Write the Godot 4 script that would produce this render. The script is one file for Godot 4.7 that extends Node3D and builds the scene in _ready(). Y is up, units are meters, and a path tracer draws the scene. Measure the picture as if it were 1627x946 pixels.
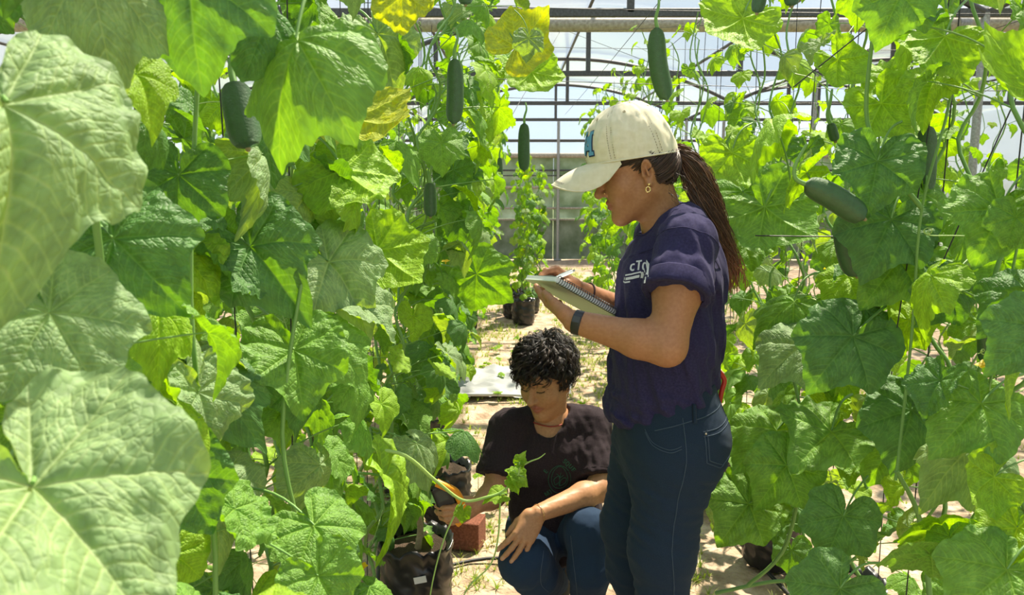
extends Node3D

var tex := {}

func _ready() -> void:
	# camera: a phone held at eye level, tipped slightly down
	var cam := Camera3D.new()
	cam.name = "camera"
	cam.fov = 42.1
	cam.position = Vector3(0, 1.5, 0)
	cam.rotation_degrees = Vector3(-8.5, 0, 0)
	var lens := CameraAttributesPhysical.new()
	lens.frustum_focal_length = 31.0
	lens.frustum_focus_distance = 1.95
	lens.exposure_aperture = 11.0
	cam.attributes = lens
	cam.fov = 42.1
	add_child(cam)
	# sky and sun
	var we := WorldEnvironment.new()
	we.name = "environment"
	var e := Environment.new()
	e.tonemap_mode = Environment.TONE_MAPPER_LINEAR
	e.tonemap_exposure = 1.32
	e.background_mode = Environment.BG_SKY
	e.sky = Sky.new()
	e.sky.sky_material = make_sky()
	e.background_energy_multiplier = 0.95
	e.sdfgi_enabled = true
	e.ssao_enabled = true
	e.ssil_enabled = true
	we.environment = e
	add_child(we)
	var sun := DirectionalLight3D.new()
	sun.name = "sun"
	sun.light_color = Color(1.0, 0.955, 0.87)
	sun.light_energy = 3.4
	sun.light_angular_distance = 1.2
	sun.shadow_enabled = true
	sun.look_at_from_position(Vector3.ZERO, Vector3(-0.30, -0.86, 0.40), Vector3.UP)
	add_child(sun)
	build_textures()
	build_greenhouse()
	build_leaf_materials()
	build_standing_person()
	build_crouching_person()
	build_rows()
	build_cucumbers()
	build_ground_things()

# hazy blue sky with broad thin white clouds all round
func make_sky() -> PanoramaSkyMaterial:
	var w := 512
	var h := 256
	var n := FastNoiseLite.new()
	n.seed = 17
	n.frequency = 1.0
	n.fractal_octaves = 5
	var im := Image.create(w, h, false, Image.FORMAT_RGBF)
	for y in h:
		var el := (0.5 - (y + 0.5) / h) * PI
		for x in w:
			var az := (x + 0.5) / w * TAU
			var d := Vector3(cos(el) * cos(az), sin(el), cos(el) * sin(az))
			var c := Color(0.62, 0.78, 0.95).lerp(Color(0.40, 0.60, 0.90), clampf(d.y, 0.0, 1.0))
			if d.y > 0.0:
				var q := d / (d.y + 0.35)
				var k := smoothstep(-0.15, 0.45, n.get_noise_3d(q.x * 1.6, 0.0, q.z * 1.6))
				c = c.lerp(Color(1.0, 1.0, 1.0), k * 0.85)
			else:
				c = Color(0.36, 0.38, 0.30)
			im.set_pixel(x, y, c)
	var m := PanoramaSkyMaterial.new()
	m.panorama = ImageTexture.create_from_image(im)
	return m

func build_textures() -> void:
	tex.weave = noise_tex(512, 0.35, 1, Color(0.25, 0.25, 0.25), Color(0.75, 0.75, 0.75), FastNoiseLite.TYPE_VALUE, 2)
	tex.cloth_fade = noise_tex(512, 0.02, 2, Color(0.72, 0.70, 0.74), Color(1, 1, 1), FastNoiseLite.TYPE_SIMPLEX_SMOOTH, 5)
	tex.cap_fade = noise_tex(512, 0.006, 4, Color(0.93, 0.92, 0.88), Color(1, 1, 1), FastNoiseLite.TYPE_SIMPLEX_SMOOTH, 5)
	tex.denim = noise_tex(512, 0.10, 6, Color(0.55, 0.58, 0.64), Color(1, 1, 1), FastNoiseLite.TYPE_SIMPLEX_SMOOTH, 5)
	tex.twill = tex.weave
	tex.skin = noise_tex(512, 0.02, 8, Color(0.88, 0.84, 0.82), Color(1, 1, 1), FastNoiseLite.TYPE_SIMPLEX_SMOOTH, 5)
	tex.skin_bump = noise_tex(512, 0.2, 9, Color(0.3, 0.3, 0.3), Color(0.7, 0.7, 0.7), FastNoiseLite.TYPE_CELLULAR, 2)
	tex.pages = noise_tex(256, 0.2, 12, Color(0.3, 0.3, 0.3), Color(0.7, 0.7, 0.7))
	tex.metal = noise_tex(512, 0.03, 22, Color(0.70, 0.68, 0.64), Color(1, 1, 1), FastNoiseLite.TYPE_SIMPLEX_SMOOTH, 5)
	tex.rough_bump = noise_tex(512, 0.06, 23, Color(0.2, 0.2, 0.2), Color(0.8, 0.8, 0.8), FastNoiseLite.TYPE_SIMPLEX_SMOOTH, 5)
	tex.soil = noise_tex(1024, 0.012, 24, Color(0.62, 0.56, 0.50), Color(1, 1, 1), FastNoiseLite.TYPE_SIMPLEX_SMOOTH, 6)
	tex.soil_bump = noise_tex(1024, 0.05, 25, Color(0, 0, 0), Color(1, 1, 1), FastNoiseLite.TYPE_SIMPLEX_SMOOTH, 6)
	tex.algae = noise_tex(512, 0.010, 26, Color(0.62, 0.68, 0.55), Color(1, 1, 1), FastNoiseLite.TYPE_SIMPLEX_SMOOTH, 6)

# ---------------------------------------------------------------- mesh buffer
class Surf:
	var v := PackedVector3Array()
	var n := PackedVector3Array()
	var c := PackedColorArray()
	var u := PackedVector2Array()
	var t := PackedInt32Array()
	var tint := Color.WHITE

	func put(p: Vector3, nn: Vector3, uv := Vector2.ZERO) -> int:
		v.append(p)
		n.append(nn)
		c.append(tint)
		u.append(uv)
		return v.size() - 1

	func tri(a: int, b: int, d: int) -> void:
		t.append(a)
		t.append(b)
		t.append(d)

	func quad(a: int, b: int, d: int, e: int) -> void:
		tri(a, b, d)
		tri(a, d, e)

	# a tube through pts, radii rs (one value or one per point)
	func tube(pts: PackedVector3Array, rs: PackedFloat32Array, sides := 6, cap := true, flat := 1.0) -> void:
		var m := pts.size()
		if m < 2:
			return
		var dir := (pts[1] - pts[0]).normalized()
		var side := dir.cross(Vector3.UP)
		if side.length() < 0.05:
			side = dir.cross(Vector3.RIGHT)
		side = side.normalized()
		var first := v.size()
		for i in m:
			var d2 := (pts[mini(i + 1, m - 1)] - pts[maxi(i - 1, 0)]).normalized()
			side = (side - d2 * side.dot(d2)).normalized()
			var up := d2.cross(side)
			var r := rs[mini(i, rs.size() - 1)]
			for k in sides:
				var a := TAU * k / sides
				var o := side * cos(a) + up * sin(a) * flat
				put(pts[i] + o * r, o.normalized(), Vector2(float(k) / sides, float(i) / m))
		for i in m - 1:
			for k in sides:
				var k2 := (k + 1) % sides
				quad(first + i * sides + k, first + (i + 1) * sides + k, first + (i + 1) * sides + k2, first + i * sides + k2)
		if cap:
			for e in 2:
				var at := 0 if e == 0 else m - 1
				var d3 := (pts[0] - pts[1]).normalized() if e == 0 else (pts[m - 1] - pts[m - 2]).normalized()
				var mid := put(pts[at], d3)
				var ring := v.size()
				for k in sides:
					put(v[first + at * sides + k], d3)
				for k in sides:
					if e == 0:
						tri(mid, ring + k, ring + (k + 1) % sides)
					else:
						tri(mid, ring + (k + 1) % sides, ring + k)

	func bar(a: Vector3, b: Vector3, r: float, sides := 8) -> void:
		tube(PackedVector3Array([a, b]), PackedFloat32Array([r]), sides)

	# closed or open grid of points rows x cols, smooth normals
	func grid(pts: PackedVector3Array, cols: int, close := false, uvs := PackedVector2Array()) -> void:
		var rows := pts.size() / cols
		var first := v.size()
		for i in pts.size():
			put(pts[i], Vector3.ZERO, uvs[i] if uvs.size() else Vector2(float(i % cols) / cols, float(i / cols) / rows))
		var start := t.size()
		for r in rows - 1:
			for k in (cols if close else cols - 1):
				var k2 := (k + 1) % cols
				quad(first + r * cols + k, first + r * cols + k2, first + (r + 1) * cols + k2, first + (r + 1) * cols + k)
		smooth(first, start)

	func smooth(first: int, start: int) -> void:
		for i in range(start, t.size(), 3):
			var a := v[t[i]]
			var nn := (v[t[i + 2]] - a).cross(v[t[i + 1]] - a)
			for j in 3:
				n[t[i + j]] += nn
		for i in range(first, v.size()):
			n[i] = n[i].normalized() if n[i].length_squared() > 1e-30 else Vector3.UP

	# box with chamfered edges, given centre, half sizes and axes
	func box(cen: Vector3, h: Vector3, b := Basis.IDENTITY, ch := 0.0) -> void:
		for ax in 3:
			for s in [-1.0, 1.0]:
				var nn := Vector3.ZERO
				nn[ax] = s
				var e1 := Vector3.ZERO
				var e2 := Vector3.ZERO
				e1[(ax + 1) % 3] = h[(ax + 1) % 3] - ch
				e2[(ax + 2) % 3] = h[(ax + 2) % 3] - ch
				var m := nn * h[ax]
				var q := [m - e1 - e2, m + e1 - e2, m + e1 + e2, m - e1 + e2]
				if (s > 0.0) == (b.determinant() > 0.0):
					q.reverse()
				var i := []
				for p in q:
					i.append(put(cen + b * p, b * nn))
				quad(i[0], i[1], i[2], i[3])
		if ch > 0.0:
			for ax in 3:
				var a1 := (ax + 1) % 3
				var a2 := (ax + 2) % 3
				for s1 in [-1.0, 1.0]:
					for s2 in [-1.0, 1.0]:
						var pts := []
						for e in [-1.0, 1.0]:
							var p1 := Vector3.ZERO
							p1[ax] = e * (h[ax] - ch)
							p1[a1] = s1 * h[a1]
							p1[a2] = s2 * (h[a2] - ch)
							var p2 := p1
							p2[a1] = s1 * (h[a1] - ch)
							p2[a2] = s2 * h[a2]
							pts.append(p1)
							pts.append(p2)
						var nn := Vector3.ZERO
						nn[a1] = s1
						nn[a2] = s2
						nn = b * nn.normalized()
						var i := []
						for p in [pts[0], pts[1], pts[3], pts[2]]:
							i.append(put(cen + b * p, nn))
						if (v[i[2]] - v[i[0]]).cross(v[i[1]] - v[i[0]]).dot(nn) > 0.0:
							quad(i[0], i[1], i[2], i[3])
						else:
							quad(i[3], i[2], i[1], i[0])

	func mesh() -> ArrayMesh:
		var arr := []
		arr.resize(Mesh.ARRAY_MAX)
		arr[Mesh.ARRAY_VERTEX] = v
		arr[Mesh.ARRAY_NORMAL] = n
		arr[Mesh.ARRAY_COLOR] = c
		arr[Mesh.ARRAY_TEX_UV] = u
		arr[Mesh.ARRAY_INDEX] = t
		var m := ArrayMesh.new()
		m.add_surface_from_arrays(Mesh.PRIMITIVE_TRIANGLES, arr)
		return m


# ---------------------------------------------------------------- distance fields for bodies and cloth
class Prim:
	var kind := 0
	var a := Vector3.ZERO
	var ab := Vector3.ZERO
	var il := 0.0
	var long := 0.0
	var ra := 0.0
	var rd := 0.0
	var m := Basis.IDENTITY
	var squashed := false
	var fac := 1.0
	var k := 0.02
	var sub := false
	var flat := false
	var col := Color.WHITE
	var reach := 0.0
	var mid := Vector3.ZERO

	func d(p: Vector3) -> float:
		var q := p - a
		if kind == 1:
			q = m * q
			var l := q.length()
			if l < 0.05:
				return -ra
			return (l - 1.0) * l / (m.transposed() * q).length()
		if squashed:
			q = m * q
		var t := q.dot(ab) * il
		var tc := clampf(t, 0.0, 1.0)
		var r := ((q - ab * tc).length() - ra - rd * tc) * fac
		if flat:
			r = maxf(r, (t - 1.0) * long)
		return r


class Field:
	var prims: Array[Prim] = []
	var clips := []
	var wrinkle = null
	var tint := Color.WHITE
	var k := 0.02

	func cone(a: Vector3, b: Vector3, ra: float, rb: float, kk := -1.0, squash := Vector3.ZERO, amount := 1.0) -> Prim:
		var p := Prim.new()
		p.a = a
		p.ab = b - a
		p.ra = ra
		p.rd = rb - ra
		p.k = k if kk < 0.0 else kk
		p.col = tint
		p.long = p.ab.length()
		p.mid = (a + b) * 0.5
		p.reach = p.long * 0.5 + maxf(ra, rb) * maxf(1.0, 1.0 / amount)
		if squash != Vector3.ZERO:
			var s := squash.normalized()
			var e := amount - 1.0
			p.m = Basis(Vector3.RIGHT + s * s.x * e, Vector3.UP + s * s.y * e, Vector3.BACK + s * s.z * e)
			p.ab = p.m * p.ab
			p.squashed = true
			p.fac = minf(1.0, 1.0 / amount)
		p.il = 1.0 / maxf(p.ab.length_squared(), 1e-12)
		prims.append(p)
		return p

	func ball(cen: Vector3, r: float, kk := -1.0) -> Prim:
		return cone(cen, cen, r, r, kk)

	# ellipsoid with half sizes r along the axes of b
	func egg(cen: Vector3, r: Vector3, b := Basis.IDENTITY, kk := -1.0) -> Prim:
		var p := Prim.new()
		p.kind = 1
		p.a = cen
		p.mid = cen
		p.m = Basis.from_scale(Vector3(1.0 / r.x, 1.0 / r.y, 1.0 / r.z)) * b.transposed()
		p.ra = minf(r.x, minf(r.y, r.z))
		p.reach = maxf(r.x, maxf(r.y, r.z))
		p.k = k if kk < 0.0 else kk
		p.col = tint
		prims.append(p)
		return p

	func value(p: Vector3, list: Array[Prim]) -> float:
		var d := 1.0
		for q in list:
			var e := q.d(p)
			if q.sub:
				e = -e
				var hs := maxf(q.k - absf(d - e), 0.0) / q.k
				d = maxf(d, e) + hs * hs * q.k * 0.25
			else:
				var h := maxf(q.k - absf(d - e), 0.0) / q.k
				d = minf(d, e) - h * h * q.k * 0.25
		if wrinkle != null and absf(d) < 0.04:
			d += wrinkle.call(p)
		for c in clips:
			d = maxf(d, (p - c[0]).dot(c[1]))
		return d

	func at(p: Vector3) -> float:
		return value(p, prims)

	func normal(p: Vector3) -> Vector3:
		var e := 0.002
		return Vector3(at(p + Vector3(e, 0, 0)) - at(p - Vector3(e, 0, 0)), at(p + Vector3(0, e, 0)) - at(p - Vector3(0, e, 0)), at(p + Vector3(0, 0, e)) - at(p - Vector3(0, 0, e))).normalized()

	func cast(o: Vector3, dir: Vector3) -> Vector3:
		var p := o
		for i in 60:
			var d := at(p)
			p += dir * d * 0.8
			if absf(d) < 0.0003:
				break
		return p

	func onto(s: Surf, cell: float, soft := 0.004) -> void:
		var nb := 6
		var lo := Vector3(1e9, 1e9, 1e9)
		var hi := -lo
		for q in prims:
			if not q.sub:
				var e := Vector3.ONE * (q.reach + 0.03)
				lo = lo.min(q.mid - e)
				hi = hi.max(q.mid + e)
		var bs := cell * nb
		var half := bs * 0.5 * 1.7321
		var slack := 0.009 if wrinkle != null else 0.003
		var cnt := Vector3i(((hi - lo) / bs).ceil())
		var nx := cnt.x * nb + 2
		var ny := cnt.y * nb + 2
		var verts := {}
		var masks := {}
		var first := s.v.size()
		var vals := PackedFloat32Array()
		var w := nb + 1
		vals.resize(w * w * w)
		var ww := w * w
		var off := [0, 1, w, w + 1, ww, ww + 1, ww + w, ww + w + 1]
		var pos: Array[Vector3] = []
		for i in 8:
			pos.append(Vector3(i & 1, (i >> 1) & 1, (i >> 2) & 1))
		var edges := [[0, 1], [2, 3], [4, 5], [6, 7], [0, 2], [1, 3], [4, 6], [5, 7], [0, 4], [1, 5], [2, 6], [3, 7]]
		for bz in cnt.z:
			for by in cnt.y:
				for bx in cnt.x:
					var b0 := lo + Vector3(bx, by, bz) * bs
					var cen := b0 + Vector3.ONE * bs * 0.5
					var near: Array[Prim] = []
					var best := 1.0
					var ds := []
					for q in prims:
						if cen.distance_squared_to(q.mid) > (q.reach + half + 0.08) * (q.reach + half + 0.08):
							ds.append(9.0)
							continue
						var e := q.d(cen)
						ds.append(e)
						if not q.sub:
							best = minf(best, e)
					if best > half + 0.03:
						continue
					for i in prims.size():
						var q := prims[i]
						if ds[i] < (half + q.k + 0.01 if q.sub else best + half * 2.0 + q.k):
							near.append(q)
					var mid := value(cen, near)
					if absf(mid) > half * 1.15 + slack:
						continue
					var o := 0
					for z in w:
						for y in w:
							var x := 0
							while x < w:
								var got := value(b0 + Vector3(x, y, z) * cell, near)
								var run := mini(w - x, 1 + int((absf(got) - slack) / (cell * 1.3))) if absf(got) > slack else 1
								for i in run:
									vals[o + i] = got
								o += run
								x += run
					for z in nb:
						for y in nb:
							for x in nb:
								var i0 := x + y * w + z * ww
								var mask := 0
								for i in 8:
									if vals[i0 + off[i]] < 0.0:
										mask |= 1 << i
								if mask == 0 or mask == 255:
									continue
								var sum := Vector3.ZERO
								var m := 0
								for e in edges:
									var va := vals[i0 + off[e[0]]]
									var vb := vals[i0 + off[e[1]]]
									if (va < 0.0) != (vb < 0.0):
										sum += pos[e[0]].lerp(pos[e[1]], va / (va - vb))
										m += 1
								var p := b0 + (Vector3(x, y, z) + sum / m) * cell
								var low := 1.0
								var col := Color(0, 0, 0, 0)
								var es := []
								for q in near:
									var e := 9.0 if q.sub else q.d(p)
									es.append(e)
									low = minf(low, e)
								var tot := 0.0
								for i in near.size():
									var g := exp(-(es[i] - low) / soft)
									if g > 0.01:
										col += near[i].col * g
										tot += g
								s.tint = Color(col.r / tot, col.g / tot, col.b / tot)
								var key := (bx * nb + x + 1) + (by * nb + y + 1) * nx + (bz * nb + z + 1) * nx * ny
								verts[key] = s.put(p, Vector3.ZERO)
								masks[key] = mask
		var start := s.t.size()
		var step := [1, nx, nx * ny]
		for key in verts:
			var mask: int = masks[key]
			var in0 := mask & 1
			for ax in 3:
				var in1 := (mask >> (1 << ax)) & 1
				if in0 == in1:
					continue
				var s1: int = step[(ax + 1) % 3]
				var s2: int = step[(ax + 2) % 3]
				if not (verts.has(key - s1) and verts.has(key - s2) and verts.has(key - s1 - s2)):
					continue
				if in0:
					s.quad(verts[key], verts[key - s2], verts[key - s1 - s2], verts[key - s1])
				else:
					s.quad(verts[key], verts[key - s1], verts[key - s1 - s2], verts[key - s2])
		s.smooth(first, start)
		s.tint = Color.WHITE


# ---------------------------------------------------------------- scene tree helpers
var taken := {}

func numbered(called: String) -> String:
	var k: int = taken.get(called, 0)
	taken[called] = k + 1
	return called if k == 0 else "%s_%03d" % [called, k]

func obj(called: String, m: Mesh, material: Material, parent: Node3D, at := Vector3.ZERO) -> MeshInstance3D:
	var o := MeshInstance3D.new()
	o.mesh = m
	o.material_override = material
	o.position = at
	if parent == self:
		o.name = numbered(called)
		add_child(o)
	else:
		o.name = called
		parent.add_child(o, true)
	return o

func thing(called: String, label: String, category: String, at := Vector3.ZERO, group := "") -> Node3D:
	var o := Node3D.new()
	o.name = numbered(called)
	o.position = at
	add_child(o)
	return tag(o, label, category, group)

func tag(o: Node3D, label: String, category := "", group := "", kind := "") -> Node3D:
	if label:
		o.set_meta("label", label)
	if category:
		o.set_meta("category", category)
	if group:
		o.set_meta("group", group)
	if kind:
		o.set_meta("kind", kind)
	return o

func struct(called: String, m: Mesh, material: Material, label: String) -> MeshInstance3D:
	var o := obj(called, m, material, self)
	tag(o, label, "", "", "structure")
	return o

func lin(r: float, g: float, b: float) -> Color:
	return Color(r, g, b).linear_to_srgb()

func mat(c: Color, rough := 0.7, metal := 0.0) -> StandardMaterial3D:
	var m := StandardMaterial3D.new()
	m.albedo_color = c
	m.roughness = rough
	m.metallic = metal
	m.cull_mode = BaseMaterial3D.CULL_DISABLED
	return m

func noise_tex(size: int, freq: float, sd: int, lo: Color, hi: Color, kind := FastNoiseLite.TYPE_SIMPLEX_SMOOTH, octaves := 4) -> NoiseTexture2D:
	var f := FastNoiseLite.new()
	f.noise_type = kind
	f.frequency = freq
	f.seed = sd
	f.fractal_octaves = octaves
	var t := NoiseTexture2D.new()
	t.width = size
	t.height = size
	t.seamless = true
	t.noise = f
	var g := Gradient.new()
	g.set_color(0, lo)
	g.set_color(1, hi)
	t.color_ramp = g
	return t

func grain(m: StandardMaterial3D, tex: Texture2D, bump: Texture2D, scale: float, height: float) -> StandardMaterial3D:
	m.uv1_triplanar = true
	m.uv1_world_triplanar = true
	m.uv1_scale = Vector3.ONE * scale
	if tex:
		m.albedo_texture = tex
	if bump:
		m.heightmap_enabled = true
		m.heightmap_texture = bump
		m.heightmap_scale = height
	return m

func path(pts: Array, steps := 6) -> PackedVector3Array:
	var out := PackedVector3Array()
	var m := pts.size()
	for i in m - 1:
		var a: Vector3 = pts[maxi(i - 1, 0)]
		var b: Vector3 = pts[i]
		var c: Vector3 = pts[i + 1]
		var d: Vector3 = pts[mini(i + 2, m - 1)]
		for k in steps:
			out.append(b.cubic_interpolate(c, a, d, float(k) / steps))
	out.append(pts[m - 1])
	return out

func taper(count: int, a: float, b: float) -> PackedFloat32Array:
	var out := PackedFloat32Array()
	for i in count:
		out.append(lerpf(a, b, float(i) / maxi(count - 1, 1)))
	return out

# ---------------------------------------------------------------- greenhouse
func arch_y(x: float, mid: float, half: float) -> float:
	var t := (x - mid) / half
	return 2.63 + 0.62 * (1.0 - t * t)

func build_greenhouse() -> void:
	var steel := grain(mat(lin(0.10, 0.105, 0.115), 0.5, 0.3), tex.metal, null, 3.0, 0.0)
	var pale := grain(mat(lin(0.50, 0.47, 0.40), 0.6, 0.1), tex.metal, tex.rough_bump, 2.0, 0.08)
	var zinc := grain(mat(lin(0.46, 0.48, 0.50), 0.45, 0.6), tex.metal, null, 3.0, 0.0)
	var film := mat(Color(0.92, 0.96, 1.0, 0.10), 0.2)
	film.transparency = BaseMaterial3D.TRANSPARENCY_ALPHA
	var milky := mat(Color(0.90, 0.93, 0.95, 0.42), 0.22)
	milky.transparency = BaseMaterial3D.TRANSPARENCY_ALPHA
	# ground
	var g := Surf.new()
	var rng := RandomNumberGenerator.new()
	rng.seed = 2
	var hn := FastNoiseLite.new()
	hn.seed = 21
	hn.frequency = 0.9
	var pts := PackedVector3Array()
	var cols := 121
	for r in 151:
		for k in cols:
			var x := lerpf(-6.5, 9.0, k / float(cols - 1))
			var z := lerpf(4.0, -15.6, r / 150.0)
			pts.append(Vector3(x, hn.get_noise_2d(x * 2.0, z * 2.0) * 0.022 - 0.012 + hn.get_noise_2d(x * 9.0, z * 9.0) * 0.006, z))
	g.grid(pts, cols)
	face_up(g)
	var dirt := grain(mat(lin(0.62, 0.50, 0.37), 0.95), tex.soil, tex.soil_bump, 0.55, 1.2)
	struct("ground", g.mesh(), dirt, "sandy brown dirt floor of the greenhouse aisles")
	var far := Surf.new()
	far.box(Vector3(1, -0.30, -8), Vector3(60, 0.2, 60))
	struct("ground_outside", far.mesh(), mat(lin(0.25, 0.30, 0.13), 0.95), "open land around the greenhouse")
	# trusses
	var bays := [0.8, -4.0, 5.6]
	var half := 2.4
	var order := ["sixth", "fifth", "fourth", "third", "second", "first"]
	var zi := -1
	for z in [-0.4, -2.9, -5.45, -8.4, -11.5, -14.5]:
		zi += 1
		for b in bays:
			var t := thing("roof_truss", "dark steel roof truss, %s from the end wall, over %s" % [order[zi], "the path" if b == 0.8 else "the rows beyond the dense row" if b < 0.0 else "the aisles behind the open row"], "truss", Vector3(b, 2.63, z), "roof trusses of the greenhouse")
			var s := Surf.new()
			s.box(Vector3.ZERO, Vector3(half, 0.028, 0.02), Basis.IDENTITY, 0.004)
			obj("bottom_chord", s.mesh(), steel, t)
			s = Surf.new()
			var line := PackedVector3Array()
			for i in 33:
				var x := lerpf(-half, half, i / 32.0)
				line.append(Vector3(x, arch_y(x, 0.0, half) - 2.63, 0))
			s.tube(line, PackedFloat32Array([0.026]), 8)
			obj("arch", s.mesh(), steel, t)
			for x in [-1.6, 0.0, 1.6]:
				s = Surf.new()
				s.box(Vector3(x, (arch_y(x, 0.0, half) - 2.63) * 0.5, 0), Vector3(0.024, (arch_y(x, 0.0, half) - 2.63) * 0.5, 0.02), Basis.IDENTITY, 0.003)
				obj("strut", s.mesh(), steel, t)
			for e in ([-half] if b == 0.8 or b == -4.0 else [-half, half]):
				if z > -1.0 and b == 0.8:
					continue
				var p := thing("support_post", "galvanised post under the %s truss from the end wall, %s" % [order[zi], "beside the second vine row" if b + e > -2.0 and b + e < 0.0 else "behind the open row" if b + e > 2.0 and b + e < 5.0 else "along a side wall"], "post", Vector3(b + e, 0, z), "roof posts of the greenhouse")
				s = Surf.new()
				s.bar(Vector3(0, -0.05, 0), Vector3(0, 2.63, 0), 0.028, 14)
				obj("pole", s.mesh(), zinc, p)
				s = Surf.new()
				s.box(Vector3(0, 0.012, 0), Vector3(0.07, 0.012, 0.07), Basis.IDENTITY, 0.003)
				obj("base_plate", s.mesh(), zinc, p)
	# purlins along the ridge lines
	for b in bays:
		for x in [-1.6, 0.0, 1.6]:
			var s := Surf.new()
			var y := arch_y(x, 0.0, half) + 0.03
			s.bar(Vector3(b + x, y, 3.2), Vector3(b + x, y, -14.9), 0.018, 6)
			tag(obj("purlin", s.mesh(), steel, self), "thin dark purlin running along the greenhouse roof", "purlin", "roof purlins")
	# big cross pipe
	var pipe := thing("cross_pipe", "thick weathered beige pipe spanning the greenhouse overhead", "pipe", Vector3(0.8, 2.64, -5.9))
	for e in [[-7.2, -2.3], [-2.3, 2.5], [2.5, 7.2]]:
		var s := Surf.new()
		s.bar(Vector3(e[0] + 0.012, 0, 0), Vector3(e[1] - 0.012, 0, 0), 0.052, 20)
		obj("pipe_length", s.mesh(), pale, pipe)
		s = Surf.new()
		s.bar(Vector3(e[1] - 0.04, 0, 0), Vector3(e[1] + 0.04, 0, 0), 0.058, 20)
		obj("coupling", s.mesh(), zinc, pipe)
	# roof film: one sheet for each stretch between trusses
	var zs := [3.0, 0.1, -2.9, -5.45, -8.4, -11.5, -15.0]
	for bi in 3:
		var root := Node3D.new()
		root.name = "roof_%d" % (bi + 1)
		add_child(root)
		tag(root, "clear plastic film stretched over the curved greenhouse roof" if bi == 0 else "milky plastic film over the neighbouring roof bay", "", "", "structure")
		for i in zs.size() - 1:
			var s := Surf.new()
			var p2 := PackedVector3Array()
			for z in [zs[i] - 0.004, zs[i + 1] + 0.004]:
				for k in 25:
					var x := lerpf(-half, half, k / 24.0)
					p2.append(Vector3(bays[bi] + x, arch_y(x, 0.0, half) + 0.055, z))
			s.grid(p2, 25)
			obj("film_panel", s.mesh(), film if bi == 0 else milky, root)
	# end wall: clear film above, stained sheets below, rails across
	var wall_m := mat(lin(0.60, 0.64, 0.60), 0.6)
	wall_m.backlight_enabled = true
	wall_m.backlight = Color(0.85, 0.9, 0.85)
	grain(wall_m, tex.algae, null, 0.35, 0.0)
	var low_m := mat(lin(0.30, 0.34, 0.27), 0.7)
	low_m.backlight_enabled = true
	low_m.backlight = Color(0.6, 0.66, 0.5)
	grain(low_m, tex.algae, null, 0.5, 0.0)
	var wall := Node3D.new()
	wall.name = "wall_end"
	add_child(wall)
	tag(wall, "translucent grey sheeting of the greenhouse end wall stained green near the ground", "", "", "structure")
	for i in 12:
		var x := -6.4 + i * 1.2
		for part in [[0.0, 0.80, low_m], [0.80, 1.42, wall_m], [1.42, 2.0, wall_m]]:
			var s := Surf.new()
			s.box(Vector3(x + 0.6, (part[0] + part[1]) * 0.5, -15.1), Vector3(0.597, (part[1] - part[0]) * 0.5 - 0.002, 0.004))
			obj("panel", s.mesh(), part[2], wall)
		var s2 := Surf.new()
		s2.box(Vector3(x + 0.6, 2.62, -15.1), Vector3(0.597, 0.615, 0.003))
		obj("film_panel", s2.mesh(), film, wall)
	for e in [[2.0, 0.050, pale], [1.40, 0.030, pale], [1.0, 0.022, pale], [0.78, 0.018, pale], [2.28, 0.03, steel], [1.72, 0.018, steel], [1.62, 0.012, steel]]:
		var s := Surf.new()
		s.bar(Vector3(-6.4, e[0], -15.02), Vector3(8.0, e[0], -15.02), e[1], 10)
		tag(obj("wall_rail", s.mesh(), e[2], self), ("dark thin rail across the end wall" if e[2] == steel else "beige pipe rail across the end wall"), "rail", "rails of the end wall")
	for x in [0.88, 2.4, -1.6, -3.2, 4.0]:
		var p := thing("support_post", "round galvanised post standing against the end wall", "post", Vector3(x, 0, -14.93), "end wall posts")
		var s := Surf.new()
		s.bar(Vector3(0, -0.03, 0), Vector3(0, 2.63, 0), 0.03, 10)
		obj("pole", s.mesh(), zinc, p)
		s = Surf.new()
		s.box(Vector3(0, 0.012, 0), Vector3(0.07, 0.012, 0.07), Basis.IDENTITY, 0.003)
		obj("base_plate", s.mesh(), zinc, p)
	for e in [[-6.42, "wall_west"], [8.02, "wall_east"]]:
		var side := Node3D.new()
		side.name = e[1]
		add_child(side)
		tag(side, "milky plastic side wall of the greenhouse", "", "", "structure")
		for i in 6:
			var s := Surf.new()
			s.box(Vector3(e[0], 1.35, 1.5 - i * 3.02), Vector3(0.004, 1.37, 1.505))
			obj("film_panel", s.mesh(), milky, side)

func face_up(s: Surf) -> void:
	for i in s.n.size():
		if s.n[i].y < 0.0:
			s.n[i] = -s.n[i]
	for i in range(0, s.t.size(), 3):
		var a := s.v[s.t[i]]
		if (s.v[s.t[i + 2]] - a).cross(s.v[s.t[i + 1]] - a).y < 0.0:
			var k := s.t[i + 1]
			s.t[i + 1] = s.t[i + 2]
			s.t[i + 2] = k

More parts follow.
